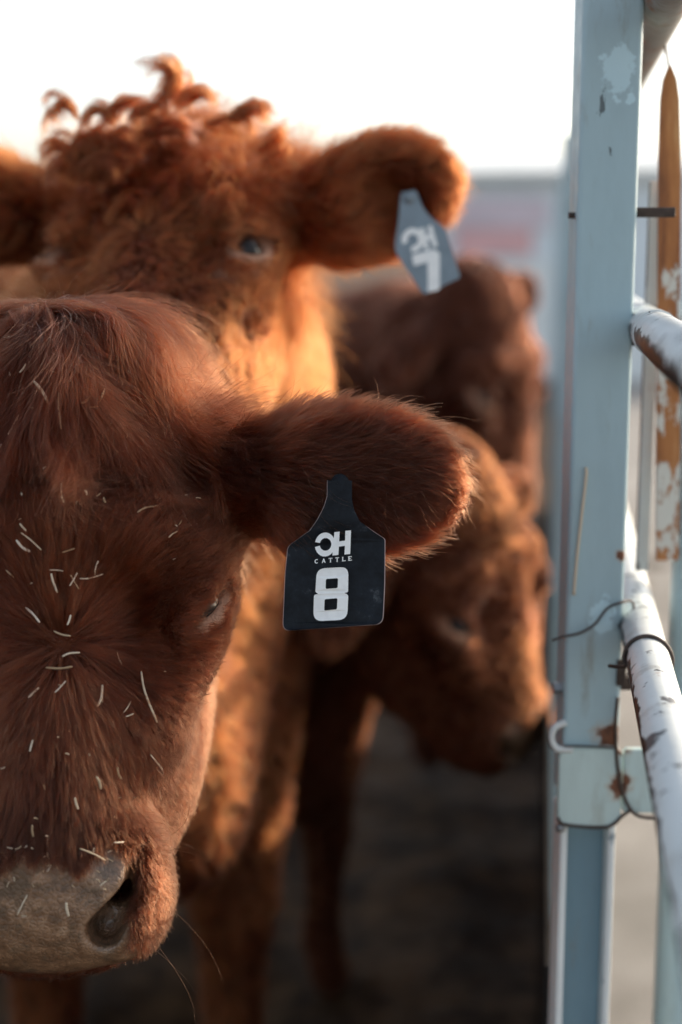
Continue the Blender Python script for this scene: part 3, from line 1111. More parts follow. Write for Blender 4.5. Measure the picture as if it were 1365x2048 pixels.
second.groom('forelock', M_HAIR2, 420, 80, w_lock2, lambda p: .045 + .03 * RNG.random(len(p)), second.flow((0, .02)),
             lambda p: np.full(len(p), .30), .0065, .00028, steps=14, tight=.7, wave=.9, curl=(9.0, .010), wild=.7)
strands(second, 'curls', M_HAIR2, [
    [(292, 225), (330, 185), (347, 150), (328, 128), (298, 124), (272, 134)],
    [(330, 225), (350, 190), (362, 160), (350, 142), (330, 140)],
    [(360, 220), (392, 190), (425, 188), (440, 212)],
    [(470, 250), (500, 218), (522, 226), (522, 252)],
    [(505, 300), (540, 282), (553, 258), (545, 242)],
    [(520, 330), (556, 310), (566, 290)],
    [(215, 250), (232, 212), (262, 206), (285, 222)],
    [(140, 300), (165, 268), (195, 262)],
    [(300, 345), (325, 300), (368, 288), (402, 318), (412, 356)],
    [(245, 390), (262, 345), (300, 325), (318, 345)],
    [(390, 300), (432, 280), (466, 300), (470, 340)],
    [(190, 300), (215, 275), (250, 282), (262, 310)],
    [(150, 370), (170, 330), (205, 322), (225, 350)],
    [(330, 420), (345, 380), (385, 365), (420, 385)],
    [(440, 400), (452, 352), (486, 345), (500, 372)],
    [(215, 450), (232, 412), (262, 402), (280, 425)],
    [(290, 270), (330, 250), (370, 258), (390, 285)],
    [(420, 250), (455, 245), (480, 270)],
]
    + [[(x, y), (x + 12 * sx, y - 26), (x + 36 * sx, y - 30), (x + 48 * sx, y - 6), (x + 40 * sx, y + 14)] for x, y, sx in
       [(RNG.uniform(130, 500), RNG.uniform(235, 430), RNG.choice([-1, 1])) for _ in range(46)]], 210, .0120, .00024, 1.43, .012)

# ================================================================== two cows behind, heads turned to the fence
def frame_from(face, up):
    y = Vector(face).normalized(); z = Vector(up); z = (z - y * z.dot(y)).normalized(); x = z.cross(y)
    return Matrix((-x, y, z)).transposed()


def side_ears(hc, R, hs, near_tip, far_tip):
    out = []
    for sx, tip in ((1, near_tip), (-1, far_tip)):
        g = lambda v: hc + R @ Vector((sx * v[0], v[1], v[2])) * hs
        out.append(dict(base=g((.125, -.12, .13)), tip=g(tip), root=g((.085, -.12, .14)), n=CAMF, th=.020 * hs, w=.046 * hs, rb=.036 * hs, cup=0))
    return out


hR3 = frame_from(Vector((.84, -.55, -.05)), Vector((-.22, .10, 1)))
hc3 = P(1028, 812, 3.4)
f3 = Vector((.30, -.95, 0)).normalized()
org3 = Vector((hc3.x - .30, hc3.y + .60, 0))
third = Cow(hc3, hR3, 1.24, org3, f3, 1.0, side_ears(hc3, hR3, 1.24, (.25, -.14, .06), (.25, -.10, .22)), .011, .035, M_HIDE, eye_open=.7)
third.build('dark red cow farthest back, head in profile against the pale shed')
third.eyes(M_EYE)
third.groom('coat', M_HAIR_BACK, 16000, 8, base_w(third, .5), lambda p: np.full(len(p), .014), third.flow(), lambda p: np.full(len(p), .3), .010, .0006, steps=5, tight=.5, wild=.25)

hR4 = frame_from(Vector((.78, -.60, .02)), Vector((-.40, .10, 1)))
hc4 = P(1010, 1232, 2.2)
f4 = Vector((.42, -.9, 0)).normalized()
org4 = Vector((hc4.x, hc4.y, 0)) - f4 * .58 + Vector((-.14, 0, 0))
fourth = Cow(hc4, hR4, 1.04, org4, f4, .80, side_ears(hc4, hR4, 1.04, (.27, -.14, .03), (.26, -.10, .10)), .008, .032, M_HIDE, eye_open=.7)
fourth.build('ginger-faced cow lowering its head behind the steel post')
fourth.eyes(M_EYE)
fourth.groom('coat', M_HAIR_LIGHT, 20000, 8, base_w(fourth, .4), lambda p: np.full(len(p), .010), fourth.flow(), lambda p: np.full(len(p), .32), .007, .00042, steps=5, tight=.5, wild=.25)
#SECTION_FENCE
# ================================================================== fence
def PY(px, py, Y): return P(px, py, Y / (math.cos(PITCH) + (1024 - py) / FPX * math.sin(PITCH)))
bl = lambda px, py, Y, r: (*PY(px, py, Y), r)
M_POST = mat_paint('post_paint', (0.36, 0.49, 0.53), rust_amt=.275, chip=(.665, (0.10, 0.13, 0.14)), grime=.5, rough=.38, blobs=[bl(1215, 1472, 1.2506, .011), bl(1242, 1110, 1.2506, .004)], pale=[bl(1240, 150, 1.2506, .015), bl(1262, 200, 1.2506, .005), bl(1200, 1225, 1.2506, .012)])
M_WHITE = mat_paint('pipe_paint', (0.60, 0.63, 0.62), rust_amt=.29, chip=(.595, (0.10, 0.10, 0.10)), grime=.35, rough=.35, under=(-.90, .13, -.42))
M_PLATE = mat_paint('plate_paint', (0.50, 0.62, 0.60), rust_amt=.28, grime=.35, blobs=[bl(1240, 1572, 1.246, .010), bl(1250, 1500, 1.246, .006)])
m, t, b = new_mat('rusty_strap')
st1 = noise(t, 60, 7, .7, stretch=(1, 1, .12))
st2 = noise(t, 22, 8, .7, stretch=(1, 1, .45))
base = ramp(t, st1, [(.30, (0.10, 0.030, 0.012)), (.45, (0.30, 0.105, 0.030)), (.58, (0.42, 0.165, 0.050)), (.72, (0.52, 0.27, 0.11))])
sx = N(t, 'ShaderNodeSeparateXYZ')
t.links.new(N(t, 'ShaderNodeTexCoord').outputs['Object'], sx.inputs[0])
zz = N(t, 'ShaderNodeMapRange')
for i_, v_ in ((1, 1.25), (2, 1.75), (3, .12), (4, -.12)): zz.inputs[i_].default_value = v_
t.links.new(sx.outputs['Z'], zz.inputs[0])
fl = sstep(t, math_(t, 'ADD', st2, zz.outputs[0]), .585, .62)       # old paint left in flakes, more of it low down
base = mixc(t, fl, base, (0.62, 0.60, 0.55))
t.links.new(base, b.inputs['Base Color'])
b.inputs['Roughness'].default_value = .65
bump(t, b, math_(t, 'ADD', st1, fl), .4, .002)
M_STRAP = m
M_OLD = mat_paint('old_pipe', (0.25, 0.24, 0.22), rust_amt=.45, grime=.8, rough=.6)
M_FLANGE = mat_paint('flange_paint', (0.74, 0.77, 0.76), rust_amt=.24, chip=(.66, (0.2, 0.25, 0.28)), grime=.3, rough=.35)
M_WEB = mat_paint('web_paint', (0.17, 0.28, 0.34), rust_amt=.24, grime=.5, rough=.4)
M_SHEET = mat_simple('black_sheet', (0.02, 0.018, 0.017), .95, 0, .4, 12, .2)
M_SHEET.node_tree.nodes['Principled BSDF'].inputs['Specular IOR Level'].default_value = .05
M_IRON = mat_simple('dark_iron', (0.055, 0.038, 0.030), .6, .3, .4, 90, .4)
M_BOLT = mat_simple('bolt_steel', (0.22, 0.23, 0.24), .4, .8, .3, 90, .3)
PSI = math.atan((1105 - 682.5) / FPX * math.cos(PITCH))
U = Vector((math.sin(PSI), math.cos(PSI), 0))
UR = Vector((math.cos(PSI), -math.sin(PSI), 0))
post_c = Vector((.2252, 1.276, 0))
fence = empty('steel_fence', post_c)
tag(fence, 'pale blue steel post and white pipe rail fence beside the cattle', 'fence')
hw = .0254


def z_at(py, Y):
    """height that the photograph shows at row py on a vertical plane Y metres away"""
    t = (1024 - py) / FPX
    return CAM_Z + Y * (t * math.cos(PITCH) - math.sin(PITCH)) / (math.cos(PITCH) + t * math.sin(PITCH))


zy = lambda py: z_at(py, 1.2506)
z_sl_top, z_sl_bot = zy(1492), zy(1648)
bm = bmesh.new()
add_box(bm, (post_c.x, post_c.y, (z_sl_bot + .02 + 2.15) / 2), (hw, hw, (2.15 - z_sl_bot - .02) / 2), bevel=.004, seg=3)
near_post = bm_obj('post', bm, M_POST, fence, False)
# lower channel section of the post: web and two flanges
bm = bmesh.new()
lz = z_sl_bot + .01
add_box(bm, (post_c.x, post_c.y + .004, lz / 2), (hw - .0075, .008, lz / 2))
channel = bm_obj('channel', bm, M_WEB, fence)
for s in (-1, 1):
    bm = bmesh.new()
    add_box(bm, (post_c.x + s * (hw - .0035), post_c.y - .003, lz / 2), (.0034, .022, lz / 2), bevel=.002)
    sub(bm_obj('flange', bm, M_FLANGE, fence), channel)
# sleeve plate with rounded lower corners
def plate(name, cx, cz, hx, hz, y0, th, rad, mat, par):
    bm = bmesh.new()
    ring = []
    for (sx, sz, a0) in ((1, 1, 0), (-1, 1, 90), (-1, -1, 180), (1, -1, 270)):
        for k in range(5):
            a = math.radians(a0 + k * 22.5)
            ring.append((cx + sx * (hx - rad) + math.cos(a) * rad, cz + sz * (hz - rad) + math.sin(a) * rad))
    fr = [bm.verts.new((x, y0, z)) for x, z in ring]
    bk = [bm.verts.new((x, y0 + th, z)) for x, z in ring]
    n = len(ring)
    bm.faces.new(fr); bm.faces.new(list(reversed(bk)))
    for i in range(n):
        bm.faces.new((fr[i], bk[i], bk[(i + 1) % n], fr[(i + 1) % n]))
    es = [e for e in bm.edges if all(abs(v.co.y - y0) < 1e-6 for v in e.verts)]
    bmesh.ops.bevel(bm, geom=es, offset=.0012, segments=2, affect='EDGES')
    return bm_obj(name, bm, mat, par)


yf = post_c.y - hw
plate('sleeve_plate', post_c.x - .0005, (z_sl_top + z_sl_bot) / 2, .0285, (z_sl_top - z_sl_bot) / 2, yf - .006, .012, .009, M_PLATE, fence)
plate('hinge_plate', post_c.x + .0465, zy(1562), .0165, .030, yf - .002, .008, .004, M_PLATE, fence)
Yw = yf - .0065
for path, rr in (([(1236, 1395), (1232, 1440), (1233, 1500), (1238, 1550), (1248, 1592), (1264, 1622), (1285, 1634), (1316, 1636)], .0017),
                 ([(1116, 1636), (1126, 1648), (1160, 1653), (1205, 1655), (1228, 1648), (1245, 1632), (1262, 1620)], .0017),
                 ([(1128, 1492), (1175, 1493), (1235, 1496)], .0010)):
    bm = bmesh.new()
    add_tube(bm, smooth_path([PY(x, y, Yw) for x, y in path]), rr, 8)
    bm_obj('weld_seam', bm, M_IRON, fence, True)
# bolts, knuckle
for py, dx, r in ((430, -.0015, .0030), (1385, -.004, .0058)):
    bm = bmesh.new()
    z = zy(py)
    add_tube(bm, [(post_c.x - hw - .004 + dx, post_c.y - .012, z), (post_c.x - hw + .004, post_c.y - .012, z)], r, 6)
    sub(bm_obj('bolt', bm, M_BOLT if py > 1000 else M_IRON, fence), near_post)
bm = bmesh.new()
kc = Vector((post_c.x - hw - .002, yf - .001, zy(1474)))
add_tube(bm, smooth_path([kc + Vector((.004, 0, .014)), kc + Vector((-.006, -.002, .010)), kc + Vector((-.009, -.003, 0)), kc + Vector((-.004, -.004, -.009)), kc + Vector((.010, -.004, -.010))]), .0032, 8)
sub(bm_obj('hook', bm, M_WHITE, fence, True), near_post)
bm = bmesh.new()
kc = Vector((post_c.x - hw - .001, yf - .004, zy(1652)))
bmesh.ops.create_uvsphere(bm, u_segments=10, v_segments=8, radius=.0045, matrix=Matrix.Translation(kc))
bm_obj('bolt', bm, M_BOLT, fence, True)

# rails along the fence
RAILR = .0178
for (px, py, rr) in ((1318, 30, .020), (1290, 650, RAILR), (1280, 1250, RAILR)):
    a = P(px, py, 1.30)
    bm = bmesh.new()
    p0 = a - U * (a.y - .42) / U.y
    p1 = a + U * 7.1
    add_tube(bm, [p0.lerp(p1, k / 10) for k in range(11)], rr, 24)
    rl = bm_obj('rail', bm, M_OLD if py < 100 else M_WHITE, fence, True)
    if py == 650: mid_rail = rl
# saddle collar on the middle rail
a = P(1290, 650, 1.30)
bm = bmesh.new()
c0 = a - U * .15
for k in range(3):
    add_tube(bm, [c0 + U * (.010 * k), c0 + U * (.010 * k + .0065)], RAILR + .0012, 24)
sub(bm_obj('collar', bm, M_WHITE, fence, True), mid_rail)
# far post of the same fence
bm = bmesh.new()
fp = post_c + U * 1.76
add_box(bm, (fp.x, fp.y, .845), (hw, hw, .845), (UR, U, Vector((0, 0, 1))), bevel=.004)
bm_obj('post', bm, M_POST, fence)
# sheet added low along the fence to block sun from ground and legs
bm = bmesh.new()
pc = post_c - UR * (hw + .004) + U * 3.6
add_box(bm, (pc.x, pc.y, .34), (.003, 3.55, .42), (UR, U, Vector((0, 0, 1))), bevel=.001)
bm_obj('shade_panel', bm, M_SHEET, fence)
for kk in (2, 3, 4):
    bm = bmesh.new()
    fq = post_c + U * 1.76 * kk
    add_box(bm, (fq.x, fq.y, .845), (hw, hw, .845), (UR, U, Vector((0, 0, 1))), bevel=.004)
    bm_obj('post', bm, M_POST, fence)
# gate stanchion, rusty strap and bracket
st = P(1392, 1024, 1.40)
bm = bmesh.new()
add_tube(bm, [(st.x, st.y, 0), (st.x, st.y, z_at(352, st.y))], .021, 20)
bm_obj('stanchion', bm, M_POST, fence, True)
bm = bmesh.new()
sp = P(1328, 700, 1.36)
zs = lambda py: z_at(py, sp.y)
prof = [(132, .001), (160, .006), (200, .0085), (320, .0100), (600, .0100), (900, .0112), (1120, .0108)]
fr = []
for py, hwid in prof:
    sh = (py - 420) * .000016
    z = zs(py)
    fr.append([bm.verts.new((sp.x + sh + sx * hwid, sp.y + sy * .003, z)) for sx, sy in ((-1, -1), (1, -1), (1, 1), (-1, 1))])
for q0, q1 in zip(fr, fr[1:]):
    for k in range(4): bm.faces.new((q0[k], q0[(k + 1) % 4], q1[(k + 1) % 4], q1[k]))
bm.faces.new(fr[0][::-1]); bm.faces.new(fr[-1])
bmesh.ops.recalc_face_normals(bm, faces=bm.faces)
bm_obj('strap', bm, M_STRAP, fence)
bm = bmesh.new()
sp2 = P(1300, 700, 1.38)
add_box(bm, (sp2.x, sp2.y, (zs(360) + zs(1150)) / 2), (.006, .004, (zs(360) - zs(1150)) / 2), bevel=.001)
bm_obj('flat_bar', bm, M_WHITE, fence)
bm = bmesh.new()
bz = zy(424)
add_box(bm, (post_c.x + hw + .0165, yf + .012, bz), (.0175, .004, .0042), bevel=.001)
bm_obj('bracket', bm, M_IRON, fence)
bm = bmesh.new()
add_box(bm, (post_c.x + hw + .004, yf + .004, zy(650) - .004), (.0042, .004, .014), bevel=.001)
bm_obj('bracket', bm, M_IRON, fence)
bm = bmesh.new()
add_box(bm, (post_c.x + hw + .005, yf + .012, zy(1372)), (.009, .006, .006), bevel=.001)
add_box(bm, (post_c.x + hw - .0005, yf + .001, zy(1345)), (.0042, .004, .012), bevel=.001)
bm_obj('bracket', bm, M_IRON, fence)

# wires
M_WIRE = mat_simple('rusty_wire', (0.07, 0.05, 0.042), .6, .5, .4, 200, .3)
bm = bmesh.new()
dz = 1.246
pts = [PY(1106, 1281, dz), PY(1128, 1273, dz), PY(1160, 1266, dz), PY(1190, 1248, dz), PY(1215, 1217, dz), PY(1240, 1206, dz), PY(1262, 1202, dz + .01), PY(1268, 1216, dz + .01), PY(1262, 1240, dz + .012), PY(1262, 1268, dz + .015)]
add_tube(bm, smooth_path(pts), .0012, 8)
tag(bm_obj('wire', bm, M_WIRE, None, True), 'loose bent rusty wire crossing the pale blue post', 'wire')
# wire wrapped round the lower rail
a = P(1280, 1250, 1.30)
bm = bmesh.new()
cc = a - U * .115
side = UR; up = Vector((0, 0, 1))
loop = []
for k in range(0, 19):
    an = math.radians(-150 + k * 18)
    loop.append(cc + (side * math.cos(math.radians(200) - math.radians(k * 19)) + up * math.sin(math.radians(200) - math.radians(k * 19))) * (RAILR + .0016) + U * (.004 * math.sin(k * .4)))
loop = [cc + side * -.030 + up * -.012 + U * .02] + loop
add_tube(bm, smooth_path(loop, 3), .0017, 8)
tag(bm_obj('wire', bm, M_WIRE, None, True), 'rusty tie wire wrapped round the lower white rail', 'wire')
bm = bmesh.new()
pts = [P(1337, 1330, 1.30), P(1336, 1150, 1.36), P(1338, 900, 1.36)]
pts = [P(1322, 62, 1.37), P(1331, 90, 1.365), P(1338, 132, 1.36)]
add_tube(bm, smooth_path(pts), .0014, 8)
tag(bm_obj('wire', bm, M_WIRE, None, True), 'short wire from which the pointed rusty strap hangs', 'wire')
# straw caught on the post
m, t, b = new_mat('straw')
oi = N(t, 'ShaderNodeObjectInfo')
t.links.new(ramp(t, oi.outputs['Random'], [(0, (0.30, 0.21, 0.12)), (.4, (0.52, 0.42, 0.29)), (1, (0.70, 0.63, 0.52))]), b.inputs['Base Color'])
b.inputs['Roughness'].default_value = .6
bump(t, b, noise(t, 900, 3, .6), .3, .0004)
M_STRAW = m
bm = bmesh.new()
add_tube(bm, smooth_path([PY(1172, 935, 1.2485), PY(1173, 950, 1.2485), PY(1165, 1020, 1.2485), PY(1155, 1110, 1.2485), PY(1148, 1190, 1.2485)]), .0014, 6)
tag(bm_obj('straw_piece', bm, M_STRAW, None, True), 'long straw stalk stuck upright to the face of the pale blue post', 'straw')
#SECTION_TAGS
# ================================================================== ear tags
M_TAG = None
m, t, b = new_mat('tag_plastic')
sc1 = noise(t, 55, 8, 0.75)
sc2 = noise(t, 300, 4, 0.7, stretch=(1, 1, 4))
colr = ramp(t, sc1, [(0.35, (0.006, 0.007, 0.009)), (0.6, (0.014, 0.018, 0.024)), (0.74, (0.09, 0.10, 0.11))])
t.links.new(colr, b.inputs['Base Color'])
t.links.new(ramp(t, sc2, [(0.3, (0.30,) * 3), (0.7, (0.5,) * 3)]), b.inputs['Roughness'])
b.inputs['Specular IOR Level'].default_value = .12
bump(t, b, sc1, .08, .001)
M_TAG = m
M_TAG7 = mat_simple('tag_plastic_slate', (0.19, 0.245, 0.285), .4, 0, .12, 60, .05)
M_TAGBACK = mat_simple('tag_backing', (0.55, 0.42, 0.40), .5, 0, .08, 60, .05)
M_PRINT = mat_simple('tag_print', (0.86, 0.87, 0.85), .5, 0, .05, 160, .05)


def prism(name, outer, holes, fr, d0, d1, mat, par, part=None):
    """flat shape with holes; fr maps (x, y, depth) to the world"""
    bm = bmesh.new()
    loops = [outer] + holes
    allp = [p for l in loops for p in l]
    vf = [bm.verts.new(fr(x, y, d0)) for x, y in allp]
    vb = [bm.verts.new(fr(x, y, d1)) for x, y in allp]
    tris = tessellate_polygon([[Vector((x, y, 0)) for x, y in l] for l in loops])
    for a_, b_, c_ in tris:
        try:
            bm.faces.new((vf[a_], vf[b_], vf[c_])); bm.faces.new((vb[c_], vb[b_], vb[a_]))
        except ValueError:
            pass
    i0 = 0
    for l in loops:
        n = len(l)
        for k in range(n):
            bm.faces.new((vf[i0 + k], vf[i0 + (k + 1) % n], vb[i0 + (k + 1) % n], vb[i0 + k]))
        i0 += n
    bmesh.ops.recalc_face_normals(bm, faces=bm.faces)
    o = bm_obj(name, bm, mat, par)
    return sub(o, part) if part else o


def rrect(pts, rad, n=5):
    """polygon with rounded corners; rad number or list"""
    out = []
    k = len(pts)
    for i in range(k):
        p = Vector(pts[i]); a = Vector(pts[i - 1]); c = Vector(pts[(i + 1) % k])
        r = rad[i] if isinstance(rad, (list, tuple)) else rad
        if r <= 0: out.append(tuple(p)); continue
        u = (a - p); v = (c - p)
        r = min(r, u.length * .45, v.length * .45)
        s, e = p + u.normalized() * r, p + v.normalized() * r
        for j in range(n + 1):
            t = j / n
            q = s * (1 - t) ** 2 + p * 2 * t * (1 - t) + e * t * t
            out.append((q.x, q.y))
    return out


# --- tag 8 (coordinates: units of an enlarged view of the tag, 7765 units to the tag's metre)
TD = 1.078
def frame8(x, y, dep):
    px, py = 550 + .1758 * x, 940 + .1758 * y
    bend = .000010 * ((x - 670) / 10) ** 2 * .25
    return P(px, py, TD + dep + bend + (y - 900) * -.000004)


tag8 = empty('ear_tag', frame8(740, 180, 0))
tag(tag8, 'black ear tag printed with a white 8 on the foremost cow', 'ear tag', 'numbered cattle ear tags')
out8 = [(600, 120), (598, 300), (562, 420), (490, 560), (400, 690)] + rrect([(300, 760), (150, 870), (120, 1200), (92, 1830), (1225, 1752), (1246, 1300), (1250, 785), (1120, 700)], [0, 50, 0, 95, 95, 0, 25, 0])[0:] + [(965, 580), (905, 460), (878, 330), (880, 120)]
out8 = [p for i, p in enumerate(out8)]
panel8 = prism('panel', out8, [], frame8, 0, .0014, M_TAG, tag8)
prism('backing', [(x + (10 if x > 1100 else -6), y + (4 if y > 1700 else 0)) for x, y in out8], [], frame8, .0016, .0028, M_TAGBACK, tag8)
bm = bmesh.new()
add_tube(bm, [frame8(742, 150, .001), frame8(742, 150, .014)], .007, 20)
bm_obj('button', bm, M_TAG, tag8, True)
D0, D1 = -.0003, .0004
# emblem: reversed C joined to an H
oc, ic = [], []
for k in range(25):
    a_ = math.radians(168 - k * (336 / 24))
    oc.append((572 + 116 * math.cos(a_), 848 - 137 * math.sin(a_)))
    ic.append((578 + 66 * math.cos(a_), 846 - 72 * math.sin(a_)))
cpoly = oc + ic[::-1]
cpoly = [(x - (y - 848) * .03, y) for x, y in cpoly]
prism('emblem', cpoly, [], frame8, D0, D1, M_PRINT, tag8, part=panel8)
prism('emblem', [(678, 708), (738, 700), (733, 812), (800, 803), (803, 692), (868, 686), (858, 955), (793, 962), (799, 862), (730, 872), (724, 966), (655, 974)], [], frame8, D0 - .0001, D1, M_PRINT, tag8, part=panel8)
# CATTLE
def glyph(name, strokes, x0, y0, w, h, sl):
    for s in strokes:
        prism('letter', [(x0 + px * w, y0 + py * h - (px * w) * sl) for px, py in s], [], frame8, D0, D1, M_PRINT, tag8, part=panel8)
def letter(ch, x0, yb, w, h):
    T_ = .24
    f = lambda pts: [(x0 + a * w, yb - (1 - bq) * h - a * w * .085) for a, bq in pts]
    if ch == 'C':
        o_, i_ = [], []
        for k in range(13):
            an = math.radians(45 + k * 22.5)
            o_.append((.52 + .52 * math.cos(an), .5 - .5 * math.sin(an))); i_.append((.56 + .30 * math.cos(an), .5 - .34 * math.sin(an)))
        g = [o_ + i_[::-1]]; hl = []
    elif ch == 'A':
        g = [[(0, 1), (.40, 0), (.60, 0), (1, 1), (.72, 1), (.62, .70), (.38, .70), (.25, 1)]]; hl = [[(.44, .54), (.57, .54), (.50, .27)]]
    elif ch == 'T':
        g = [[(0, 0), (1, 0), (1, .24), (.9, .16), (.62, .16), (.62, .9), (.74, 1), (.26, 1), (.38, .9), (.38, .16), (.1, .16), (0, .24)]]; hl = []
    elif ch == 'L':
        g = [[(0, 0), (.5, 0), (.38, .1), (.38, .84), (.9, .84), (1, .7), (1, 1), (0, 1), (.12, .9), (.12, .1)]]; hl = []
    else:
        g = [[(0, 0), (1, 0), (1, .26), (.85, .16), (.40, .16), (.40, .42), (.75, .42), (.75, .58), (.40, .58), (.40, .84), (.88, .84), (1, .72), (1, 1), (0, 1), (.12, .9), (.12, .1)]]; hl = []
    prism('letter', f(g[0]), [f(q) for q in hl], frame8, D0, D1, M_PRINT, tag8, part=panel8)
for ch, xx in zip('CATTLE', (453, 535, 612, 688, 762, 832)):
    letter(ch, xx, 1066 - (xx - 453) * .085, 44, 50)
# figure 8
o8 = rrect([(478, 1122), (838, 1100), (834, 1392), (790, 1398), (836, 1420), (826, 1702), (438, 1722), (446, 1420), (496, 1410), (462, 1390)], [95, 95, 60, 4, 60, 105, 105, 60, 4, 60])
h1 = rrect([(582, 1240), (720, 1230), (716, 1342), (578, 1354)], 18, 3)
h2 = rrect([(568, 1470), (714, 1458), (708, 1585), (562, 1600)], 18, 3)
prism('number', o8, [h1, h2], frame8, D0, D1, M_PRINT, tag8, part=panel8)

# --- tag 7
TD7 = 1.478
def frame7(x, y, dep):
    return P(x, y, TD7 + dep)
tag7 = empty('ear_tag', frame7(815, 395, 0))
tag(tag7, 'slate grey ear tag printed with a white 7 on the curly-headed cow', 'ear tag', 'numbered cattle ear tags')
panel7 = prism('panel', rrect([(802, 385), (832, 380), (850, 425), (890, 455), (922, 555), (848, 590), (788, 500), (798, 440)], [6, 6, 20, 12, 8, 10, 20, 20]), [], frame7, 0, .0022, M_TAG7, tag7)
oc, ic = [], []
for k in range(21):
    a_ = math.radians(200 - k * 15)
    oc.append((826 + 22 * math.cos(a_), 480 - 24 * math.sin(a_))); ic.append((826 + 11 * math.cos(a_), 480 - 12 * math.sin(a_)))
prism('emblem', oc + ic[::-1], [], frame7, -.0004, .0004, M_PRINT, tag7, part=panel7)
prism('emblem', [(838, 458), (848, 455), (853, 470), (860, 468), (855, 453), (864, 450), (876, 492), (867, 495), (862, 479), (855, 481), (859, 498), (850, 500)], [], frame7, -.0006, .0004, M_PRINT, tag7, part=panel7)
prism('number', rrect([(824, 510), (868, 498), (880, 505), (880, 580), (856, 585), (856, 524), (828, 532)], [4, 6, 6, 6, 6, 2, 4]), [], frame7, -.0004, .0004, M_PRINT, tag7, part=panel7)
bm = bmesh.new()
add_tube(bm, [frame7(818, 396, -.002), frame7(818, 396, .012)], .006, 16)
bm_obj('button', bm, M_TAG7, tag7, True)
#SECTION_STRAW
# ================================================================== straw on the face of the foremost cow
bvh = BVHTree.FromPolygons([Vector(v) for v in front.V], front.Q.tolist())
ST = [(68, 762, 98, 808, 8), (118, 785, 123, 858, 6), (163, 807, 180, 793, 6), (200, 803, 210, 777, 6), (180, 815, 198, 813, 3), (40, 745, 52, 728, 5), (100, 740, 118, 746, 5), (16, 870, 38, 830, 4),
      (303, 702, 320, 702, 3), (380, 757, 402, 783, 4), (440, 742, 458, 744, 3), (275, 1025, 317, 1012, 5), (42, 1065, 83, 1100, 6), (33, 1080, 60, 1103, 9), (40, 1047, 53, 1062, 5), (125, 1105, 150, 1097, 4),
      (100, 1140, 127, 1142, 4), (190, 1150, 197, 1122, 5), (160, 1157, 207, 1148, 4), (140, 1172, 155, 1145, 4), (142, 1150, 158, 1178, 4), (103, 1147, 115, 1185, 5), (52, 1215, 80, 1245, 5), (108, 1262, 142, 1272, 4),
      (135, 1250, 142, 1230, 5), (125, 1313, 160, 1305, 5), (92, 1335, 145, 1333, 5), (57, 1395, 78, 1375, 5), (110, 1385, 132, 1362, 4), (195, 1413, 205, 1370, 7), (283, 1342, 315, 1445, 6), (235, 1305, 245, 1330, 4),
      (248, 1425, 262, 1403, 3), (252, 1433, 268, 1427, 4), (302, 1510, 325, 1555, 6), (235, 1535, 243, 1558, 5), (193, 1553, 202, 1578, 7), (318, 1575, 323, 1600, 5), (340, 1598, 353, 1640, 5), (343, 1565, 360, 1560, 4),
      (150, 1595, 157, 1618, 6), (65, 1650, 67, 1673, 6), (95, 1705, 98, 1718, 5), (160, 1697, 210, 1720, 5), (228, 1685, 248, 1684, 5), (200, 1772, 213, 1762, 5), (133, 1805, 138, 1832, 7), (35, 1830, 55, 1790, 4),
      (60, 1503, 66, 1480, 6), (338, 1075, 356, 1062, 4), (123, 965, 128, 1005, 6), (170, 980, 175, 990, 6), (208, 995, 212, 1005, 5), (12, 1140, 28, 1155, 4), (358, 1050, 364, 1040, 3), (465, 850, 478, 846, 3), (8, 675, 20, 672, 3), (270, 600, 285, 604, 5)]
for _ in range(40):
    x = random.uniform(2, 400); y = random.choice([random.uniform(700, 1150), random.uniform(1150, 1700), random.uniform(1480, 1850)])
    an = random.uniform(0, math.pi); l = random.uniform(4, 12)
    ST.append((x, y, x + l * math.cos(an), y + l * math.sin(an), random.uniform(1.6, 3.2)))
for _ in range(26):
    x = random.uniform(0, 262); y = random.uniform(1690, 1775) + (x - 130) * .06
    an = random.uniform(0, math.pi); l = random.uniform(4, 15)
    ST.append((x, y, x + l * math.cos(an), y + l * math.sin(an), random.uniform(1.8, 4)))
CAMO = Vector((0, 0, CAM_Z))


def on_face(px, py):
    d = (P(px, py, 1) - CAMO).normalized()
    hit = bvh.ray_cast(CAMO, d)
    return hit


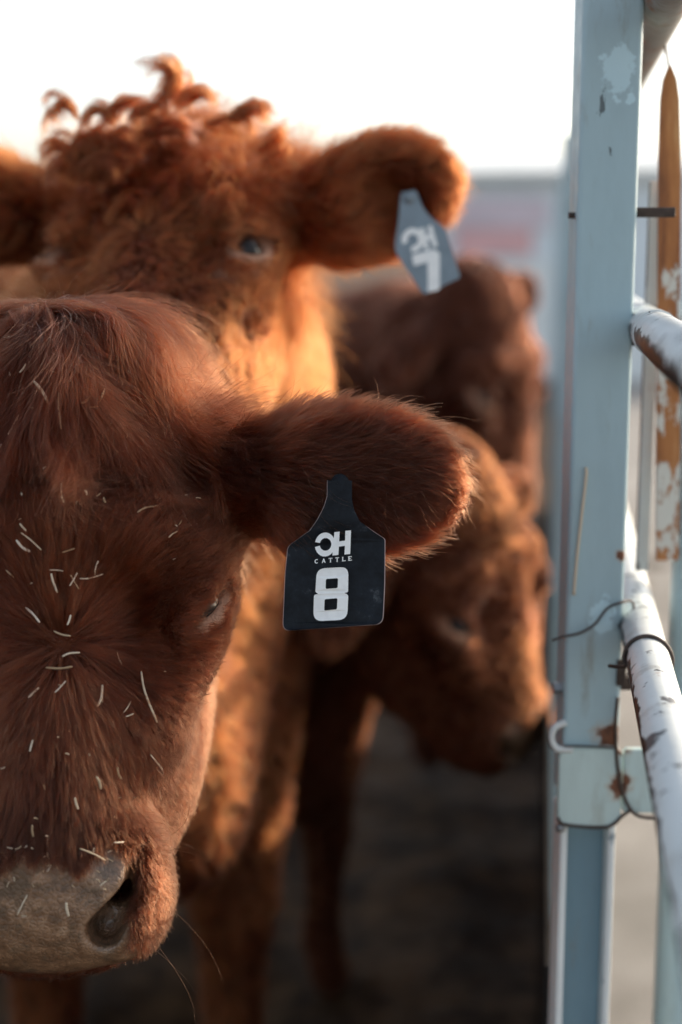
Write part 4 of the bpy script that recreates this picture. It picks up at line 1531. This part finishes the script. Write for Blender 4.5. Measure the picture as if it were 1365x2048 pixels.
for (x0, y0, x1, y1, wd) in ST:
    h0, h1 = on_face(x0, y0), on_face(x1, y1)
    if h0[0] is None or h1[0] is None: continue
    z = front.hl(np.array([h0[0]]))[0]
    hgt = .009 if z[2] < .1 else .026
    if z[2] < -.145: hgt = .0025
    if abs(z[0]) > .085: hgt *= .7
    dh = random.uniform(-.001, .003)
    a, c = h0[0] - (h0[0] - CAMO).normalized() * (hgt + dh), h1[0] - (h1[0] - CAMO).normalized() * (hgt - dh * .5)
    mid = (a + c) / 2 + Vector((random.uniform(-1, 1), 0, random.uniform(-1, 1))) * (a - c).length * .10
    bm = bmesh.new()
    rr = wd * .5 / FPX * 1.05 * random.uniform(.5, .85)
    add_tube(bm, smooth_path([a, mid, c], 3), [rr * q for q in (.6, .9, 1, 1, 1, 1, .75)], 6)
    o = bm_obj('straw_piece', bm, M_STRAW, None, True)
    ln = math.hypot(x1 - x0, y1 - y0)
    size = 'long' if ln > 38 else 'short' if ln > 17 else 'tiny'
    lean = 'upright' if abs(y1 - y0) > 2.2 * abs(x1 - x0) else 'level' if abs(x1 - x0) > 2.2 * abs(y1 - y0) else 'slanting'
    where = ('on the bare nose' if y0 > 1730 else 'beside the eye' if x0 > 300 and y0 < 1320 else 'on the cheek' if x0 > 280 else 'just above the nose' if y0 > 1560
             else 'below the hair whorl' if y0 > 1350 else 'round the hair whorl' if y0 > 1200 else 'high on the forehead' if y0 > 1000 else 'in the forelock')
    tag(o, f'{size} {lean} straw bit {where} of the foremost cow', 'straw', 'straw bits on the foremost cow')
#SECTION_SETTING
# ================================================================== setting
m, t, b = new_mat('mud')
n1 = noise(t, 5.0, 8, .7); n2 = noise(t, 24, 6, .7)
t.links.new(ramp(t, n1, [(0.3, (0.009, 0.0055, 0.003)), (0.46, (0.046, 0.024, 0.011)), (0.62, (0.15, 0.088, 0.045))]), b.inputs['Base Color'])
t.links.new(ramp(t, n2, [(0.3, (.5,) * 3), (.7, (.95,) * 3)]), b.inputs['Roughness'])
b.inputs['Specular IOR Level'].default_value = .15
bump(t, b, n2, .8, .03)
M_MUD = m
m, t, b = new_mat('pale_gravel')
n1 = noise(t, 2.5, 8, .65); n2 = noise(t, 120, 5, .7)
t.links.new(ramp(t, n1, [(0.3, (0.20, 0.185, 0.165)), (0.6, (0.33, 0.31, 0.285)), (0.8, (0.42, 0.40, 0.37))]), b.inputs['Base Color'])
b.inputs['Roughness'].default_value = .9
bump(t, b, n2, .5, .01)
M_GRAVEL = m

# trodden ground: dense relief near, sheet to the horizon
xs = axis_pts(-500, 500, -2.5, 3.5, .07, 60)
ys = axis_pts(-400, 900, -.5, 7, .07, 60)
X, Y = np.meshgrid(xs, ys, indexing='ij')
Z = np.zeros_like(X)
rg = np.random.default_rng(3)
for k in range(60):
    fx, fy = rg.normal(size=2) * (2 + k * .25); ph = rg.random() * 6.28
    Z += np.sin(X * fx + Y * fy + ph) * (.035 / (1 + k * .12))
fade = smooth01(-np.abs(X - .5), -6, -3) * smooth01(-np.abs(Y - 3), -7, -4)
Z = np.clip(Z * .35, -.06, .05) * fade - .022
nx, ny = X.shape
V = np.stack([X, Y, Z], -1).reshape(-1, 3)
I = np.arange(nx * ny).reshape(nx, ny)
Q = np.stack([I[:-1, :-1], I[1:, :-1], I[1:, 1:], I[:-1, 1:]], -1).reshape(-1, 4)
me = bpy.data.meshes.new('ground')
me.from_pydata(V.tolist(), [], Q.tolist())
tag(link_mesh('ground', me, M_MUD, None, True), kind='structure')
# pale track outside the fence
bm = bmesh.new()
a0 = post_c + UR * .05 - U * 6; a1 = post_c + UR * .05 + U * 60
cs = [a0, a1, a1 + UR * 30, a0 + UR * 30]
q = [bm.verts.new((c.x, c.y, .012)) for c in cs]
q2 = [bm.verts.new((c.x, c.y, -.10)) for c in cs]
bm.faces.new(q)
for k in range(4): bm.faces.new((q[k], q2[k], q2[(k + 1) % 4], q[(k + 1) % 4]))
bmesh.ops.recalc_face_normals(bm, faces=bm.faces)
tag(bm_obj('track', bm, M_GRAVEL), kind='structure')

# shed behind
M_SHED = mat_simple('shed_sheet', (0.72, 0.79, 0.83), .6, 0, .06, 2, .1)
M_SHEDLOW = mat_simple('shed_lower', (0.78, 0.81, 0.80), .7, 0, .06, 2, .1)
M_RED = mat_simple('faded_red', (0.78, 0.46, 0.46), .6, 0, .08, 3, .1)
M_PINK = mat_simple('faded_pink', (0.68, 0.58, 0.63), .6, 0, .08, 3, .1)
SY = 17.0
shed = empty('shed', (4, SY, 0))
tag(shed, 'long low pale blue shed with a faded red band far behind the cattle', 'shed')
def shx(px): return (px - 682.5) / FPX * SY / math.cos(PITCH) * 1.0
x0, x1 = shx(885), shx(1900)
zt = z_at(345, SY)
bm = bmesh.new(); add_box(bm, ((x0 + x1) / 2, SY + 3, (zt + .75) / 2), ((x1 - x0) / 2, 3, (zt - .75) / 2), bevel=.01)
bm_obj('wall', bm, M_SHED, shed)
bm = bmesh.new(); add_box(bm, ((x0 + x1) / 2, SY + 2.98, .375), ((x1 - x0) / 2, 3.03, .375), bevel=.01)
bm_obj('plinth', bm, M_SHEDLOW, shed)
bm = bmesh.new()
rv = [(x0 - .2, SY - .25, zt), (x1 + .2, SY - .25, zt + .12), (x1 + .2, SY + 6.3, zt + .7), (x0 - .2, SY + 6.3, zt + .6)]
tv = [bm.verts.new(v) for v in rv]; bv = [bm.verts.new((v[0], v[1], v[2] - .08)) for v in rv]
bm.faces.new(tv); bm.faces.new(bv[::-1])
for k in range(4): bm.faces.new((tv[k], bv[k], bv[(k + 1) % 4], tv[(k + 1) % 4]))
bmesh.ops.recalc_face_normals(bm, faces=bm.faces)
bm_obj('roof', bm, M_SHEDLOW, shed)
def panel(name, pxa, pxb, pya, pyb, mat, off):
    bm = bmesh.new()
    xa, xb = shx(pxa), shx(pxb); za, zb = z_at(pyb, SY), z_at(pya, SY)
    add_box(bm, ((xa + xb) / 2, SY - off, (za + zb) / 2), ((xb - xa) / 2, off, (zb - za) / 2), bevel=.004)
    bm_obj(name, bm, mat, shed)
panel('sign_board', 890, 1080, 395, 455, M_PINK, .03)
panel('red_band', 905, 1052, 458, 512, M_RED, .03)
panel('pale_door', 900, 1090, 516, 640, M_SHEDLOW, .035)
